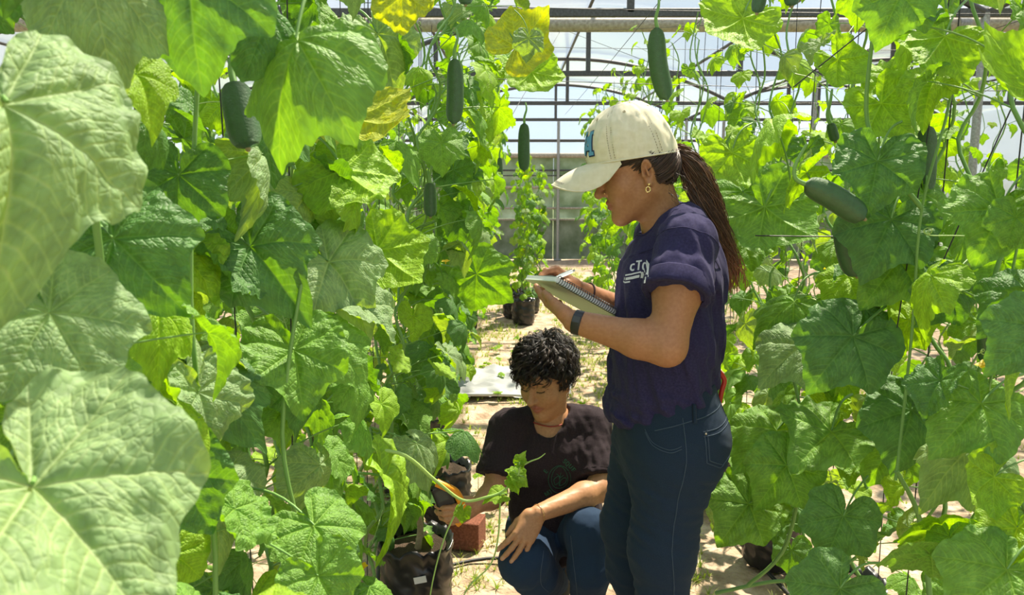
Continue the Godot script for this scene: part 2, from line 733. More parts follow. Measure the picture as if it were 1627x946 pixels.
# black plastic grow bag, base on the ground
var bag_mesh := []
func make_bag_mesh(sd: int) -> Array:
	var nz := FastNoiseLite.new()
	nz.seed = sd
	nz.frequency = 1.0
	var pts := PackedVector3Array()
	for r in 17:
		var t := r / 16.0
		for k in 40:
			var a := TAU * k / 40.0
			var rad := 0.105 + 0.012 * sin(t * PI) + nz.get_noise_3d(cos(a) * 2.5, t * 7.0, sin(a) * 2.5) * 0.014 + nz.get_noise_3d(cos(a) * 7.0, t * 16.0, sin(a) * 7.0) * 0.006
			if r == 0:
				rad *= 0.92
			if r > 13:
				rad += 0.006 * (r - 13)
			pts.append(Vector3(cos(a) * rad, t * 0.25 + nz.get_noise_2d(cos(a) * 3.0, sin(a) * 3.0) * 0.03 * t, sin(a) * rad))
	for e in [0.9, 0.82]:
		for k in 40:
			var q := pts[16 * 40 + k]
			pts.append(Vector3(q.x * e, q.y - 0.012 * (1.0 if e > 0.85 else 2.2), q.z * e))
	var s := Surf.new()
	s.grid(pts, 40, true)
	var soil := PackedVector3Array()
	for r in 6:
		for k in 24:
			var a := TAU * k / 24.0
			var rad := 0.098 * (1.0 - r / 5.0)
			soil.append(Vector3(cos(a) * rad, 0.222 + nz.get_noise_3d(cos(a) * rad * 60.0, 0, sin(a) * rad * 60.0) * 0.012, sin(a) * rad))
	var s2 := Surf.new()
	s2.grid(soil, 24, true)
	return [s.mesh(), s2.mesh()]

func grow_bag(at: Vector3, turn: float, kind: int, label: String, group := "", size := 1.0) -> Node3D:
	var t := thing("grow_bag", label, "plant bag", at, group)
	t.rotation.y = turn
	t.scale = Vector3.ONE * size
	obj("bag", bag_mesh[kind][0], tex.bag_plastic, t)
	obj("soil", bag_mesh[kind][1], tex.bag_soil, t)
	return t

func wire(a: Vector3, b: Vector3, sag: float, r: float, called: String, label: String, group: String, m: Material) -> void:
	var s := Surf.new()
	var pts := PackedVector3Array()
	for i in 13:
		var t := i / 12.0
		pts.append(a.lerp(b, t) + Vector3(0, -sag * 4.0 * t * (1.0 - t), 0))
	s.tube(pts, PackedFloat32Array([r]), 5)
	tag(obj(called, s.mesh(), m, self), label, "wire" if called == "trellis_wire" else "string", group)

func build_ground_things() -> void:
	tex.bag_plastic = mat(lin(0.014, 0.014, 0.016), 0.28)
	tex.bag_soil = grain(mat(lin(0.10, 0.065, 0.04), 0.95), null, tex.soil_bump, 4.0, 0.8)
	for i in 3:
		bag_mesh.append(make_bag_mesh(40 + i))
	# near bag with a pale tag, and its cut stump
	var b := grow_bag(Vector3(-0.335, 0, -2.56), 0.3, 0, "torn black grow bag with a pale sticker and a dry cut stump in it", "", 1.06)
	var s := Surf.new()
	s.box(Vector3(-0.012, 0.165, 0.122), Vector3(0.020, 0.011, 0.001), Basis.from_euler(Vector3(0, -0.3, 0.2)), 0.0004)
	obj("sticker", s.mesh(), mat(lin(0.6, 0.6, 0.6), 0.5), b)
	s = Surf.new()
	s.tube(path([Vector3(0.0, 0.22, 0.02), Vector3(0.01, 0.30, 0.02), Vector3(-0.01, 0.36, 0.03)], 4), PackedFloat32Array([0.013, 0.012, 0.011]), 8)
	s.tube(path([Vector3(0.0, 0.25, 0.02), Vector3(0.03, 0.28, 0.03)], 4), PackedFloat32Array([0.010, 0.006]), 7)
	obj("stump", s.mesh(), grain(mat(lin(0.50, 0.42, 0.25), 0.9), tex.skin, tex.soil_bump, 9.0, 0.3), b)
	# red brick with a bag on it
	s = Surf.new()
	s.box(Vector3.ZERO, Vector3(0.115, 0.06, 0.055), Basis.IDENTITY, 0.004)
	var brick := obj("brick", s.mesh(), grain(mat(lin(0.42, 0.15, 0.085), 0.9), tex.soil, tex.soil_bump, 5.0, 0.5), self, Vector3(-0.235, 0.058, -3.06))
	brick.rotation.y = -0.25
	tag(brick, "red clay brick with a black bag standing on it", "brick")
	grow_bag(Vector3(-0.275, 0.118, -3.06), 1.0, 1, "black grow bag raised on a red brick", "", 0.9)
	var k := 0
	var bags := []
	for z in [-3.6, -4.05, -4.5, -5.1, -5.7, -6.4, -7.1, -7.8, -8.5]:
		bags.append(grow_bag(Vector3(-0.52 + 0.05 * sin(k * 2.0), 0, z), k * 1.3, k % 3, "black grow bag under the dense vine row past the brick", "bags under the dense vine row"))
		k += 1
	count_off(bags, "black grow bag under the dense vine row", "from the end wall")
	bags = []
	for e in [[0.12, -8.15], [0.02, -8.55], [0.2, -8.9], [0.06, -9.3]]:
		grow_bag(Vector3(e[0], 0, e[1]), e[1], k % 3, "black grow bag at the foot of the far vine column", "bags at the far end", 1.05)
		k += 1
	for z in [-2.3, -2.9, -3.5, -4.2, -4.9, -5.6, -6.4, -7.2]:
		bags.append(grow_bag(Vector3(1.02 + 0.05 * sin(k * 2.0), 0, z), k * 1.3, k % 3, "black grow bag under the vines behind the standing person", "bags behind the standing person"))
		k += 1
	count_off(bags, "black grow bag under the row behind the standing person", "from the end wall")
	# crumpled plastic sheet with a tube edge
	var sheet := thing("plastic_sheet", "crumpled pale grey plastic sheet lying on the path", "plastic sheet", Vector3(-0.02, 0, -5.6))
	var nz := FastNoiseLite.new()
	nz.seed = 8
	nz.frequency = 1.0
	var pts := PackedVector3Array()
	for r in 21:
		for c in 25:
			var x := lerpf(-0.42, 0.42, c / 24.0)
			var z := lerpf(-0.42, 0.38, r / 20.0)
			pts.append(Vector3(x + nz.get_noise_2d(z * 5.0, 3.0) * 0.08, 0.04 + nz.get_noise_2d(x * 5.0, z * 7.0) * 0.045 + 0.02 * sin(z * 9.0), z))
	s = Surf.new()
	s.grid(pts, 25)
	face_up(s)
	obj("sheet", s.mesh(), mat(lin(0.30, 0.31, 0.31), 0.4), sheet)
	s = Surf.new()
	s.tube(path([Vector3(-0.44, 0.03, 0.36), Vector3(-0.1, 0.045, 0.41), Vector3(0.3, 0.035, 0.37), Vector3(0.44, 0.06, 0.1), Vector3(0.30, 0.09, -0.18)], 6), PackedFloat32Array([0.012]), 7)
	obj("edge_roll", s.mesh(), mat(lin(0.5, 0.5, 0.5), 0.45), sheet)
	# irrigation hoses
	for e in [[-0.52, "under the dense vine row"], [0.98, "behind the standing person"], [2.3, "in the next aisle"]]:
		s = Surf.new()
		var line := []
		for i in 24:
			var z := 0.5 - i * 0.6
			line.append(Vector3(e[0] + 0.05 * sin(i * 1.7), 0.012, z))
		var pl := path(line, 4)
		s.tube(pl, PackedFloat32Array([0.008]), 7)
		tag(obj("irrigation_hose", s.mesh(), wire_mat, self), "thin black irrigation hose on the ground " + e[1], "hose")
	s = Surf.new()
	var cross := path([Vector3(-0.40, 0.014, -2.75), Vector3(-0.1, 0.012, -2.9), Vector3(0.3, 0.012, -2.88), Vector3(0.7, 0.012, -3.0)], 6)
	s.tube(cross, PackedFloat32Array([0.007]), 7)
	tag(obj("drip_tube", s.mesh(), wire_mat, self), "thin black drip tube crossing the path behind the crouching person", "tube")
	# grass and weeds
	var rng := RandomNumberGenerator.new()
	rng.seed = 12
	var blade := Surf.new()
	for i in 7:
		var a := i * 2.4
		var d := Vector3(cos(a), 0, sin(a))
		var sd := Vector3(-sin(a), 0, cos(a))
		var h := 0.6 + 0.4 * sin(i * 1.7)
		var lp := PackedVector3Array()
		for r in 4:
			var t := r / 3.0
			for e in [-1.0, 1.0]:
				lp.append(d * (0.05 + t * t * 0.55) + Vector3.UP * h * (t - 0.25 * t * t) + sd * e * 0.05 * (1.0 - t * 0.95))
		blade.grid(lp, 2)
	var mm := MultiMesh.new()
	mm.transform_format = MultiMesh.TRANSFORM_3D
	mm.use_colors = true
	mm.mesh = blade.mesh()
	var where := []
	var gn := FastNoiseLite.new()
	gn.seed = 6
	gn.frequency = 0.9
	while where.size() < 9000:
		var p := Vector3(rng.randf_range(-1.6, 3.2), -0.008, -rng.randf_range(1.9, 13.5))
		var d := gn.get_noise_2d(p.x * 1.6, p.z * 1.1)
		var lane := minf(absf(p.x + 0.35), minf(absf(p.x - 0.75), absf(p.x - 2.4)))
		if d + 0.35 - lane * 1.1 + (0.12 if p.z < -4.0 else 0.0) < rng.randf_range(-0.1, 0.55):
			continue
		where.append(p)
	mm.instance_count = where.size()
	for i in where.size():
		var sc := rng.randf_range(0.025, 0.075)
		mm.set_instance_transform(i, Transform3D(Basis.from_euler(Vector3(0, rng.randf() * TAU, 0)) * sc, where[i]))
		var t := rng.randf()
		mm.set_instance_color(i, Color(0.30, 0.42, 0.07).lerp(Color(0.48, 0.46, 0.16), t))
	var gm := mat(Color.WHITE, 0.6)
	gm.vertex_color_use_as_albedo = true
	gm.backlight_enabled = true
	gm.backlight = Color(0.8, 0.9, 0.2)
	var gi := MultiMeshInstance3D.new()
	gi.name = "grass"
	gi.multimesh = mm
	gi.material_override = gm
	add_child(gi)
	tag(gi, "short patchy grass and weeds on the dirt path", "grass", "", "stuff")
	# small broad-leaved weeds
	for i in 60:
		var p := Vector3(rng.randf_range(-0.25, 0.6), 0, -rng.randf_range(2.6, 8.0)) if i < 40 else Vector3(rng.randf_range(1.2, 1.9), 0, -rng.randf_range(2.4, 6.0))
		var wd := thing("weed", "small broad-leaved weed seedling on the dirt floor", "weed", p, "weed seedlings on the floor")
		var h := rng.randf_range(0.03, 0.07)
		s = Surf.new()
		s.bar(Vector3(0, -0.01, 0), Vector3(0, h, 0), 0.0018, 5)
		obj("stem", s.mesh(), stem_mat, wd)
		for k2 in 4:
			var a := rng.randf() * TAU
			var d := Vector3(cos(a), 0.25, sin(a))
			add_leaf(wd, p + Vector3(0, h, 0) + d * 0.012, d, Vector3.UP, rng.randf_range(0.03, 0.055), rng.randi() % 8, "fresh", p + Vector3(0, h, 0))

# ---------------------------------------------------------------- cucumber leaves and plants
# outline of a cucumber leaf: radius by angle from the tip (degrees), 1 = full width
const OUTLINE := [[0.0, 0.62], [10.0, 0.555], [22.0, 0.485], [34.0, 0.465], [46.0, 0.50], [56.0, 0.535], [66.0, 0.505], [80.0, 0.455], [94.0, 0.445], [106.0, 0.465], [116.0, 0.470], [130.0, 0.445], [145.0, 0.425], [157.0, 0.37], [165.0, 0.27], [172.0, 0.15], [180.0, 0.03]]
const VEINS := [0.0, 54.0, -54.0, 108.0, -108.0, 148.0, -148.0]

var leaf_mesh := []
var leaf_fine := []
var leaf_mat := {}
var petiole_mesh := []
var tendril_mesh := []
var flower_mesh: ArrayMesh
var stem_mat: StandardMaterial3D
var tendril_mat: StandardMaterial3D
var petal_mat: StandardMaterial3D
var wire_mat: StandardMaterial3D

func rim(deg: float) -> float:
	var a := absf(deg)
	for i in OUTLINE.size() - 1:
		if a <= OUTLINE[i + 1][0]:
			var t: float = (a - OUTLINE[i][0]) / (OUTLINE[i + 1][0] - OUTLINE[i][0])
			return lerpf(OUTLINE[i][1], OUTLINE[i + 1][1], t * t * (3.0 - 2.0 * t))
	return 0.045

func make_leaf(sd: int, rings: int, spokes: int, droop: float, fold: float, tip: float, wave: float, twist: float, puff: float) -> ArrayMesh:
	var nz := FastNoiseLite.new()
	nz.seed = sd
	nz.frequency = 1.0
	nz.fractal_octaves = 2
	var pts := PackedVector3Array()
	var uvs := PackedVector2Array()
	for r in rings + 1:
		var t := pow(float(r) / rings, 0.85)
		for k in spokes + 1:
			var deg := lerpf(-180.0, 180.0, float(k) / spokes)
			var lop := 1.0 + 0.07 * nz.get_noise_2d(deg * 0.02, sd * 3.1)
			var tooth := 1.0 + 0.014 * (absf(fposmod(deg * 0.22, 2.0) - 1.0) - 0.5) * smoothstep(0.7, 1.0, t)
			var rad := rim(deg) * lop * tooth * t
			var a := deg_to_rad(deg)
			var x := sin(a) * rad
			var y := cos(a) * rad
			var near := 1.0
			for v in VEINS:
				var va := deg_to_rad(v)
				var along := x * sin(va) + y * cos(va)
				if along > -0.02:
					near = minf(near, absf(x * cos(va) - y * sin(va)))
			var z := -0.022 * exp(-pow(near / 0.018, 2.0)) * (1.0 - 0.6 * t) + puff * smoothstep(0.0, 0.09, near) * (1.0 - 0.4 * t)
			z += fold * absf(x) - droop * (x * x * 1.5 + y * y * 0.7 + 0.25 * rad)
			z -= tip * pow(maxf(y, 0.0), 2.0) * 1.6
			z += wave * t * t * (sin(a * 3.0 + sd) * 0.5 + nz.get_noise_2d(x * 5.0, y * 5.0))
			z += twist * x * y
			if rings > 12:
				z += nz.get_noise_2d(x * 24.0 + 9.0, y * 24.0) * 0.0045
			pts.append(Vector3(x, y, z))
			uvs.append(Vector2(x / 1.36 + 0.5, 0.5 - (y - 0.06) / 1.36))
	var s := Surf.new()
	s.grid(pts, spokes + 1, false, uvs)
	# normals must look up (+z)
	for i in s.n.size():
		if s.n[i].z < 0.0:
			s.n[i] = -s.n[i]
	for i in range(0, s.t.size(), 3):
		var a := s.v[s.t[i]]
		if (s.v[s.t[i + 2]] - a).cross(s.v[s.t[i + 1]] - a).z < 0.0:
			var k := s.t[i + 1]
			s.t[i + 1] = s.t[i + 2]
			s.t[i + 2] = k
	return s.mesh()

func vein_line(h: PackedFloat32Array, size: int, a: Vector2, b: Vector2, wa: float, wb: float, depth: float) -> void:
	var to := func(p: Vector2) -> Vector2: return Vector2((p.x / 1.36 + 0.5) * size, (0.5 - (p.y - 0.06) / 1.36) * size)
	var pa: Vector2 = to.call(a)
	var pb: Vector2 = to.call(b)
	var m := maxf(wa, wb) * size * 2.2 + 1.0
	var ab := pb - pa
	var il := 1.0 / maxf(ab.length_squared(), 0.001)
	for y in range(maxi(0, int(minf(pa.y, pb.y) - m)), mini(size - 1, int(maxf(pa.y, pb.y) + m)) + 1):
		for x in range(maxi(0, int(minf(pa.x, pb.x) - m)), mini(size - 1, int(maxf(pa.x, pb.x) + m)) + 1):
			var q := Vector2(x, y) - pa
			var t := clampf(q.dot(ab) * il, 0.0, 1.0)
			var w := lerpf(wa, wb, t) * size
			var d := (q - ab * t).length() / w
			if d < 2.2:
				var g := depth * exp(-d * d)
				var i := y * size + x
				if g > h[i]:
					h[i] = g

func build_leaf_materials() -> void:
	var size := 512
	var vein := PackedFloat32Array()
	vein.resize(size * size)
	var rng := RandomNumberGenerator.new()
	rng.seed = 4
	for v in VEINS:
		var a := deg_to_rad(v)
		var d := Vector2(sin(a), cos(a))
		var L := rim(v) * 0.97
		vein_line(vein, size, Vector2.ZERO, d * L, 0.0075, 0.0025, 1.0)
		var side := Vector2(d.y, -d.x)
		var step := 0.055
		var t := 0.09
		while t < L - 0.04:
			for s in [-1.0, 1.0]:
				var reach := minf((L - t) * 0.75 + 0.03, 0.22) * (0.8 if absf(v) > 100.0 else 1.0)
				var e: Vector2 = d * (t + reach * 0.75) + side * s * reach * 0.72
				var mid: Vector2 = d * (t + reach * 0.34) + side * s * reach * 0.42
				vein_line(vein, size, d * t, mid, 0.0042, 0.0034, 0.75)
				vein_line(vein, size, mid, e, 0.0034, 0.0018, 0.65)
				for j in 3:
					var f := 0.35 + 0.25 * j
					var b0 := (d * t).lerp(e, f)
					var sg := 1.0 if j % 2 else -1.0
					vein_line(vein, size, b0, b0 + (d * 0.5 * sg + side * s * 0.25).rotated(rng.randf_range(-0.4, 0.4)) * 0.085, 0.0026, 0.0014, 0.45)
			t += step * rng.randf_range(0.9, 1.2)
	var cell := FastNoiseLite.new()
	cell.noise_type = FastNoiseLite.TYPE_CELLULAR
	cell.cellular_return_type = FastNoiseLite.RETURN_DISTANCE2_SUB
	cell.cellular_jitter = 0.9
	cell.frequency = 0.07
	cell.fractal_type = FastNoiseLite.FRACTAL_NONE
	var ci := cell.get_image(size, size, false, false, true)
	ci.convert(Image.FORMAT_L8)
	var cd := ci.get_data()
	var mot := FastNoiseLite.new()
	mot.frequency = 0.02
	mot.fractal_octaves = 4
	var mi := mot.get_image(size, size, false, false, true)
	mi.convert(Image.FORMAT_L8)
	var md := mi.get_data()
	var height := PackedByteArray()
	var plain := PackedByteArray()
	var sick := PackedByteArray()
	height.resize(size * size * 4)
	plain.resize(size * size * 4)
	sick.resize(size * size * 4)
	for i in size * size:
		var v := vein[i]
		var c := minf(1.0, cd[i] / 255.0 * 1.8)
		var m := md[i] / 255.0
		var bl := pow(c, 0.55)
		var h := int(clampf(0.3 + 0.42 * bl - 0.5 * v, 0.0, 1.0) * 255.0)
		height[i * 4] = h
		height[i * 4 + 1] = h
		height[i * 4 + 2] = h
		height[i * 4 + 3] = 255
		var k := 0.84 + 0.20 * (m - 0.4) + 0.04 * bl
		var lift := v * 0.19
		plain[i * 4] = int(clampf(k * 0.94 + lift, 0.0, 1.0) * 255.0)
		plain[i * 4 + 1] = int(clampf(k + lift * 0.8, 0.0, 1.0) * 255.0)
		plain[i * 4 + 2] = int(clampf(k * 0.95 + lift * 0.75, 0.0, 1.0) * 255.0)
		plain[i * 4 + 3] = 255
		var y := smoothstep(0.56, 0.76, m) * (1.0 - v * 0.6) * (0.5 + 0.5 * bl)
		sick[i * 4] = int(clampf(lerpf(k, 1.25, y) + lift, 0.0, 1.0) * 255.0)
		sick[i * 4 + 1] = int(clampf(lerpf(k, 0.95, y) + lift * 0.8, 0.0, 1.0) * 255.0)
		sick[i * 4 + 2] = int(clampf(lerpf(k, 0.45, y) + lift * 0.5, 0.0, 1.0) * 255.0)
		sick[i * 4 + 3] = 255
	var ht := ImageTexture.create_from_image(Image.create_from_data(size, size, false, Image.FORMAT_RGBA8, height))
	var pt := ImageTexture.create_from_image(Image.create_from_data(size, size, false, Image.FORMAT_RGBA8, plain))
	var sk := ImageTexture.create_from_image(Image.create_from_data(size, size, false, Image.FORMAT_RGBA8, sick))
	# name: [albedo, backlight, roughness, texture]
	var kinds := {
		"deep": [lin(0.175, 0.345, 0.105), Color(1.0, 1.0, 0.12), 0.54, pt],
		"mid": [lin(0.28, 0.49, 0.09), Color(1.0, 1.0, 0.10), 0.54, pt],
		"fresh": [lin(0.44, 0.66, 0.055), Color(1.0, 1.0, 0.08), 0.55, pt],
		"pale": [lin(0.40, 0.53, 0.27), Color(1.0, 1.0, 0.15), 0.60, pt],
		"yellow": [lin(0.60, 0.70, 0.10), Color(1.0, 0.98, 0.07), 0.52, sk],
	}
	for k in kinds:
		var m := StandardMaterial3D.new()
		m.albedo_color = kinds[k][0]
		m.albedo_texture = kinds[k][3]
		m.roughness = kinds[k][2]
		m.metallic_specular = 0.47
		m.cull_mode = BaseMaterial3D.CULL_DISABLED
		m.texture_repeat = false
		m.heightmap_enabled = true
		m.heightmap_texture = ht
		m.heightmap_scale = 0.20
		m.backlight_enabled = true
		m.backlight = kinds[k][1]
		leaf_mat[k] = m
	stem_mat = mat(lin(0.15, 0.29, 0.065), 0.5)
	tendril_mat = mat(lin(0.34, 0.50, 0.13), 0.5)
	petal_mat = mat(lin(0.85, 0.62, 0.03), 0.5)
	petal_mat.backlight_enabled = true
	petal_mat.backlight = Color(1, 0.9, 0.1)
	wire_mat = mat(lin(0.012, 0.012, 0.013), 0.5)
	var shapes := [[0.25, 0.05, 0.35, 0.05, 0.1], [0.5, -0.05, 0.6, 0.06, -0.2], [0.1, 0.28, 0.3, 0.07, 0.3], [0.7, -0.1, 0.9, 0.08, 0.1], [0.05, 0.12, 0.1, 0.10, -0.4], [0.35, 0.5, 0.7, 0.06, 0.2], [0.9, 0.0, 0.3, 0.05, 0.5], [-0.2, 0.1, 0.5, 0.10, 0.0]]
	for i in shapes.size():
		var q = shapes[i]
		leaf_mesh.append(make_leaf(10 + i, 7, 66, q[0], q[1], q[2], q[3], q[4], 0.022))
		leaf_fine.append(make_leaf(10 + i, 22, 150, q[0], q[1], q[2], q[3], q[4], 0.024))
	# petioles: unit length along +x, bowed upwards, for stretching between stem and blade
	for b in [0.10, 0.20, 0.02]:
		var s := Surf.new()
		var pts := PackedVector3Array()
		for i in 8:
			var t := i / 7.0
			pts.append(Vector3(t, sin(t * PI) * b, 0))
		s.tube(pts, PackedFloat32Array([0.028, 0.026, 0.025, 0.024, 0.024, 0.023, 0.021, 0.014]), 6, true)
		petiole_mesh.append(s.mesh())
	# tendrils: a long line that ends in a coil
	for i in 3:
		var s := Surf.new()
		var pts := PackedVector3Array()
		var p := Vector3.ZERO
		for k in 40:
			var t := k / 39.0
			var c := smoothstep(0.45, 1.0, t)
			var ang := 0.6 * sin(t * 4.0 + i) + c * c * (14.0 + 5.0 * i)
			p += Vector3(cos(ang), sin(ang) - 0.15, 0.25 * c + 0.3 * (1.0 - c) * (i - 1)) * 0.03 * (1.0 - 0.5 * c)
			pts.append(p)
		s.tube(pts, taper(40, 0.006, 0.0035), 4, false)
		tendril_mesh.append(s.mesh())
	var fs := Surf.new()
	for k in 5:
		var a := TAU * k / 5.0
		var o := Vector3(cos(a), 0, sin(a))
		var sd := Vector3(-sin(a), 0, cos(a))
		var pts := PackedVector3Array()
		for r in 5:
			var t := r / 4.0
			var w := 0.42 * sin(PI * (0.18 + 0.82 * t) * 0.97) + 0.03
			for e in [-1.0, -0.4, 0.4, 1.0]:
				pts.append(o * (0.1 + t * 0.9) + sd * w * e + Vector3.UP * (0.45 * t * (1.0 - 0.5 * t) + 0.08 * absf(e)))
		fs.grid(pts, 4)
	fs.tube(PackedVector3Array([Vector3(0, -0.5, 0), Vector3(0, 0.1, 0)]), PackedFloat32Array([0.10, 0.16]), 7)
	flower_mesh = fs.mesh()

# puts a blade on the plant: base = where the petiole joins, y axis to the tip, z axis the upper face
func add_leaf(plant: Node3D, base: Vector3, tip_dir: Vector3, up: Vector3, size: float, kind: int, colour: String, stalk_from: Vector3, fine := false) -> void:
	var y := tip_dir.normalized()
	var z := (up - y * up.dot(y)).normalized()
	var x := y.cross(z)
	var o := MeshInstance3D.new()
	o.mesh = leaf_fine[kind] if fine else leaf_mesh[kind]
	o.material_override = leaf_mat[colour]
	o.transform = Transform3D(Basis(x, y, z) * size, base - plant.position)
	o.name = "leaf"
	plant.add_child(o, true)
	var d := base - stalk_from
	var L := d.length()
	if L > 0.012:
		var px := d / L
		var py := (Vector3.UP - px * px.y)
		py = py.normalized() if py.length() > 0.1 else px.cross(Vector3.RIGHT).normalized()
		var thick := clampf(size * 0.55, 0.05, 0.13)
		var w := Transform3D(Basis(px * L, py * thick, px.cross(py) * thick), stalk_from)
		w.basis.y *= 1.0
		var q := MeshInstance3D.new()
		q.mesh = petiole_mesh[absi(int(base.x * 1000.0 + base.y * 700.0)) % 3]
		q.material_override = stem_mat
		q.transform = Transform3D(Basis(x, y, z) * size, base).affine_inverse() * w
		q.name = "petiole"
		o.add_child(q, true)

# a climbing plant: wavy stems on strings with a leaf at every node
func grow(plant: Node3D, rng: RandomNumberGenerator, o: Dictionary) -> void:
	var stems: int = o.stems
	for sidx in stems:
		var x0: float = rng.randf_range(-0.05, 0.05)
		var z0: float = (sidx - (stems - 1) * 0.5) * o.spread + rng.randf_range(-0.05, 0.05)
		var h: float = o.height * rng.randf_range(0.88, 1.05)
		var nodes := int((h - o.low) / o.gap)
		var pts := PackedVector3Array([Vector3(x0 * 0.3, o.bag, z0 * 0.15)])
		var ph := rng.randf() * TAU
		var spots := []
		for i in nodes:
			var t := float(i) / maxi(nodes - 1, 1)
			var y: float = lerpf(o.low, h, t)
			var p := Vector3(x0 + sin(ph + i * 1.9) * 0.025 + o.lean * t, y + rng.randf_range(-0.015, 0.015), z0 + cos(ph + i * 1.7) * 0.03)
			pts.append(p)
			spots.append(p)
		var st := Surf.new()
		var line := path(Array(pts), 3)
		st.tube(line, taper(line.size(), 0.0062, 0.003), 6)
		obj("stem", st.mesh(), stem_mat, plant)
		var az := rng.randf() * TAU
		for i in spots.size():
			var sparse: float = 1.0 if spots[i].y < o.open else 0.72
			if rng.randf() > o.fill * sparse:
				continue
			var t := float(i) / maxi(spots.size() - 1, 1)
			for twin in (2 if rng.randf() < o.twin else 1):
				az += 2.4 + rng.randf_range(-0.5, 0.5)
				var dir := Vector3(cos(az), 0, sin(az))
				dir = (dir + Vector3(o.face, 0, 0) * (0.85 if twin == 0 else 1.4)).normalized()
				var young := smoothstep(0.84, 1.0, t)
				var size: float = lerpf(rng.randf_range(o.size0, o.size1), rng.randf_range(0.06, 0.1), young)
				size *= lerpf(1.0, o.get("top_scale", 1.0), smoothstep(1.35, 2.05, spots[i].y))
				var reach: float = rng.randf_range(0.55, 1.15) * o.reach * lerpf(1.0, 0.5, young)
				var rise := rng.randf_range(0.05, 0.55)
				var base: Vector3 = spots[i] + (dir + Vector3.UP * rise).normalized() * reach
				var sag := rng.randf_range(0.25, 1.25)
				var tip := (dir * rng.randf_range(0.5, 1.0) + Vector3.DOWN * sag + Vector3(rng.randf_range(-0.4, 0.4), 0, rng.randf_range(-0.4, 0.4))).normalized()
				var up := (Vector3.UP + dir * sag * 0.7 + Vector3(rng.randf_range(-0.3, 0.3), 0, rng.randf_range(-0.3, 0.3))).normalized()
				var roll := rng.randf()
				if rng.randf() < o.get("bright", 0.0) + 0.25 * smoothstep(1.2, 1.9, spots[i].y):
					roll = 0.75
				var colour := "deep" if roll < 0.30 else "mid" if roll < 0.70 else "fresh" if roll < 0.86 else "pale"
				if young > 0.3:
					colour = "fresh"
				if o.has("keep"):
					var w: Vector3 = plant.position + base
					var busy := false
					for b in o.keep:
						if w.distance_to(b[0]) < b[1]:
							busy = true
					if busy:
						continue
				add_leaf(plant, plant.position + base, tip, up, size, rng.randi() % 8, colour, plant.position + spots[i], size > 0.1 and plant.position.z > -2.2)
			if rng.randf() < o.tendrils:
				var td := MeshInstance3D.new()
				td.mesh = tendril_mesh[rng.randi() % 3]
				td.material_override = tendril_mat
				var ta := rng.randf() * TAU
				var tl := rng.randf_range(0.14, 0.3)
				td.transform = Transform3D(Basis.from_euler(Vector3(rng.randf_range(-0.5, 0.5), ta, rng.randf_range(-0.6, 0.6))) * tl, spots[i])
				td.name = "tendril"
				plant.add_child(td, true)
			if rng.randf() < o.flowers:
				var fl := MeshInstance3D.new()
				fl.mesh = flower_mesh
				fl.material_override = petal_mat
				fl.transform = Transform3D(Basis.from_euler(Vector3(rng.randf_range(-0.8, 0.8), 0, rng.randf_range(-0.8, 0.8))) * rng.randf_range(0.012, 0.02), spots[i] + Vector3(o.face * 0.1 + rng.randf_range(-0.05, 0.05), 0.02, rng.randf_range(-0.08, 0.08)))
				fl.name = "flower"
				plant.add_child(fl, true)

# hanging cucumber: top and bottom points, radius, sideways bow
func cucumber(a: Vector3, b: Vector3, r: float, bow: Vector3, label: String, ripe := false) -> void:
	var t := thing("cucumber", label, "cucumber", a)
	var d := b - a
	var s := Surf.new()
	var pts := PackedVector3Array()
	var rs := PackedFloat32Array()
	for i in 19:
		var u := i / 18.0
		pts.append(d * u + bow * sin(u * PI))
		rs.append(r * pow(maxf(0.0, 1.0 - pow(absf(u * 2.0 - 1.0), 4.5)), 0.5) * (0.90 + 0.12 * u) + 0.0015)
	s.tube(pts, rs, 20, true)
	var body := obj("fruit", s.mesh(), tex.cucumber_ripe if ripe else tex.cucumber, t)
	s = Surf.new()
	var up := (-d).normalized()
	var st := path([up * -0.004, up * 0.02, up * 0.03 + Vector3(0.008, 0.02, 0), Vector3(0.004, 0.075, -0.01)], 5)
	s.tube(st, taper(st.size(), 0.0052, 0.0028), 7)
	obj("stalk", s.mesh(), stem_mat, t)
	s = Surf.new()
	s.tube(PackedVector3Array([d * 0.995, d * 1.0 + d.normalized() * 0.004]), PackedFloat32Array([0.0045, 0.0025]), 7)
	obj("blossom_scar", s.mesh(), mat(lin(0.30, 0.24, 0.12), 0.9), t)

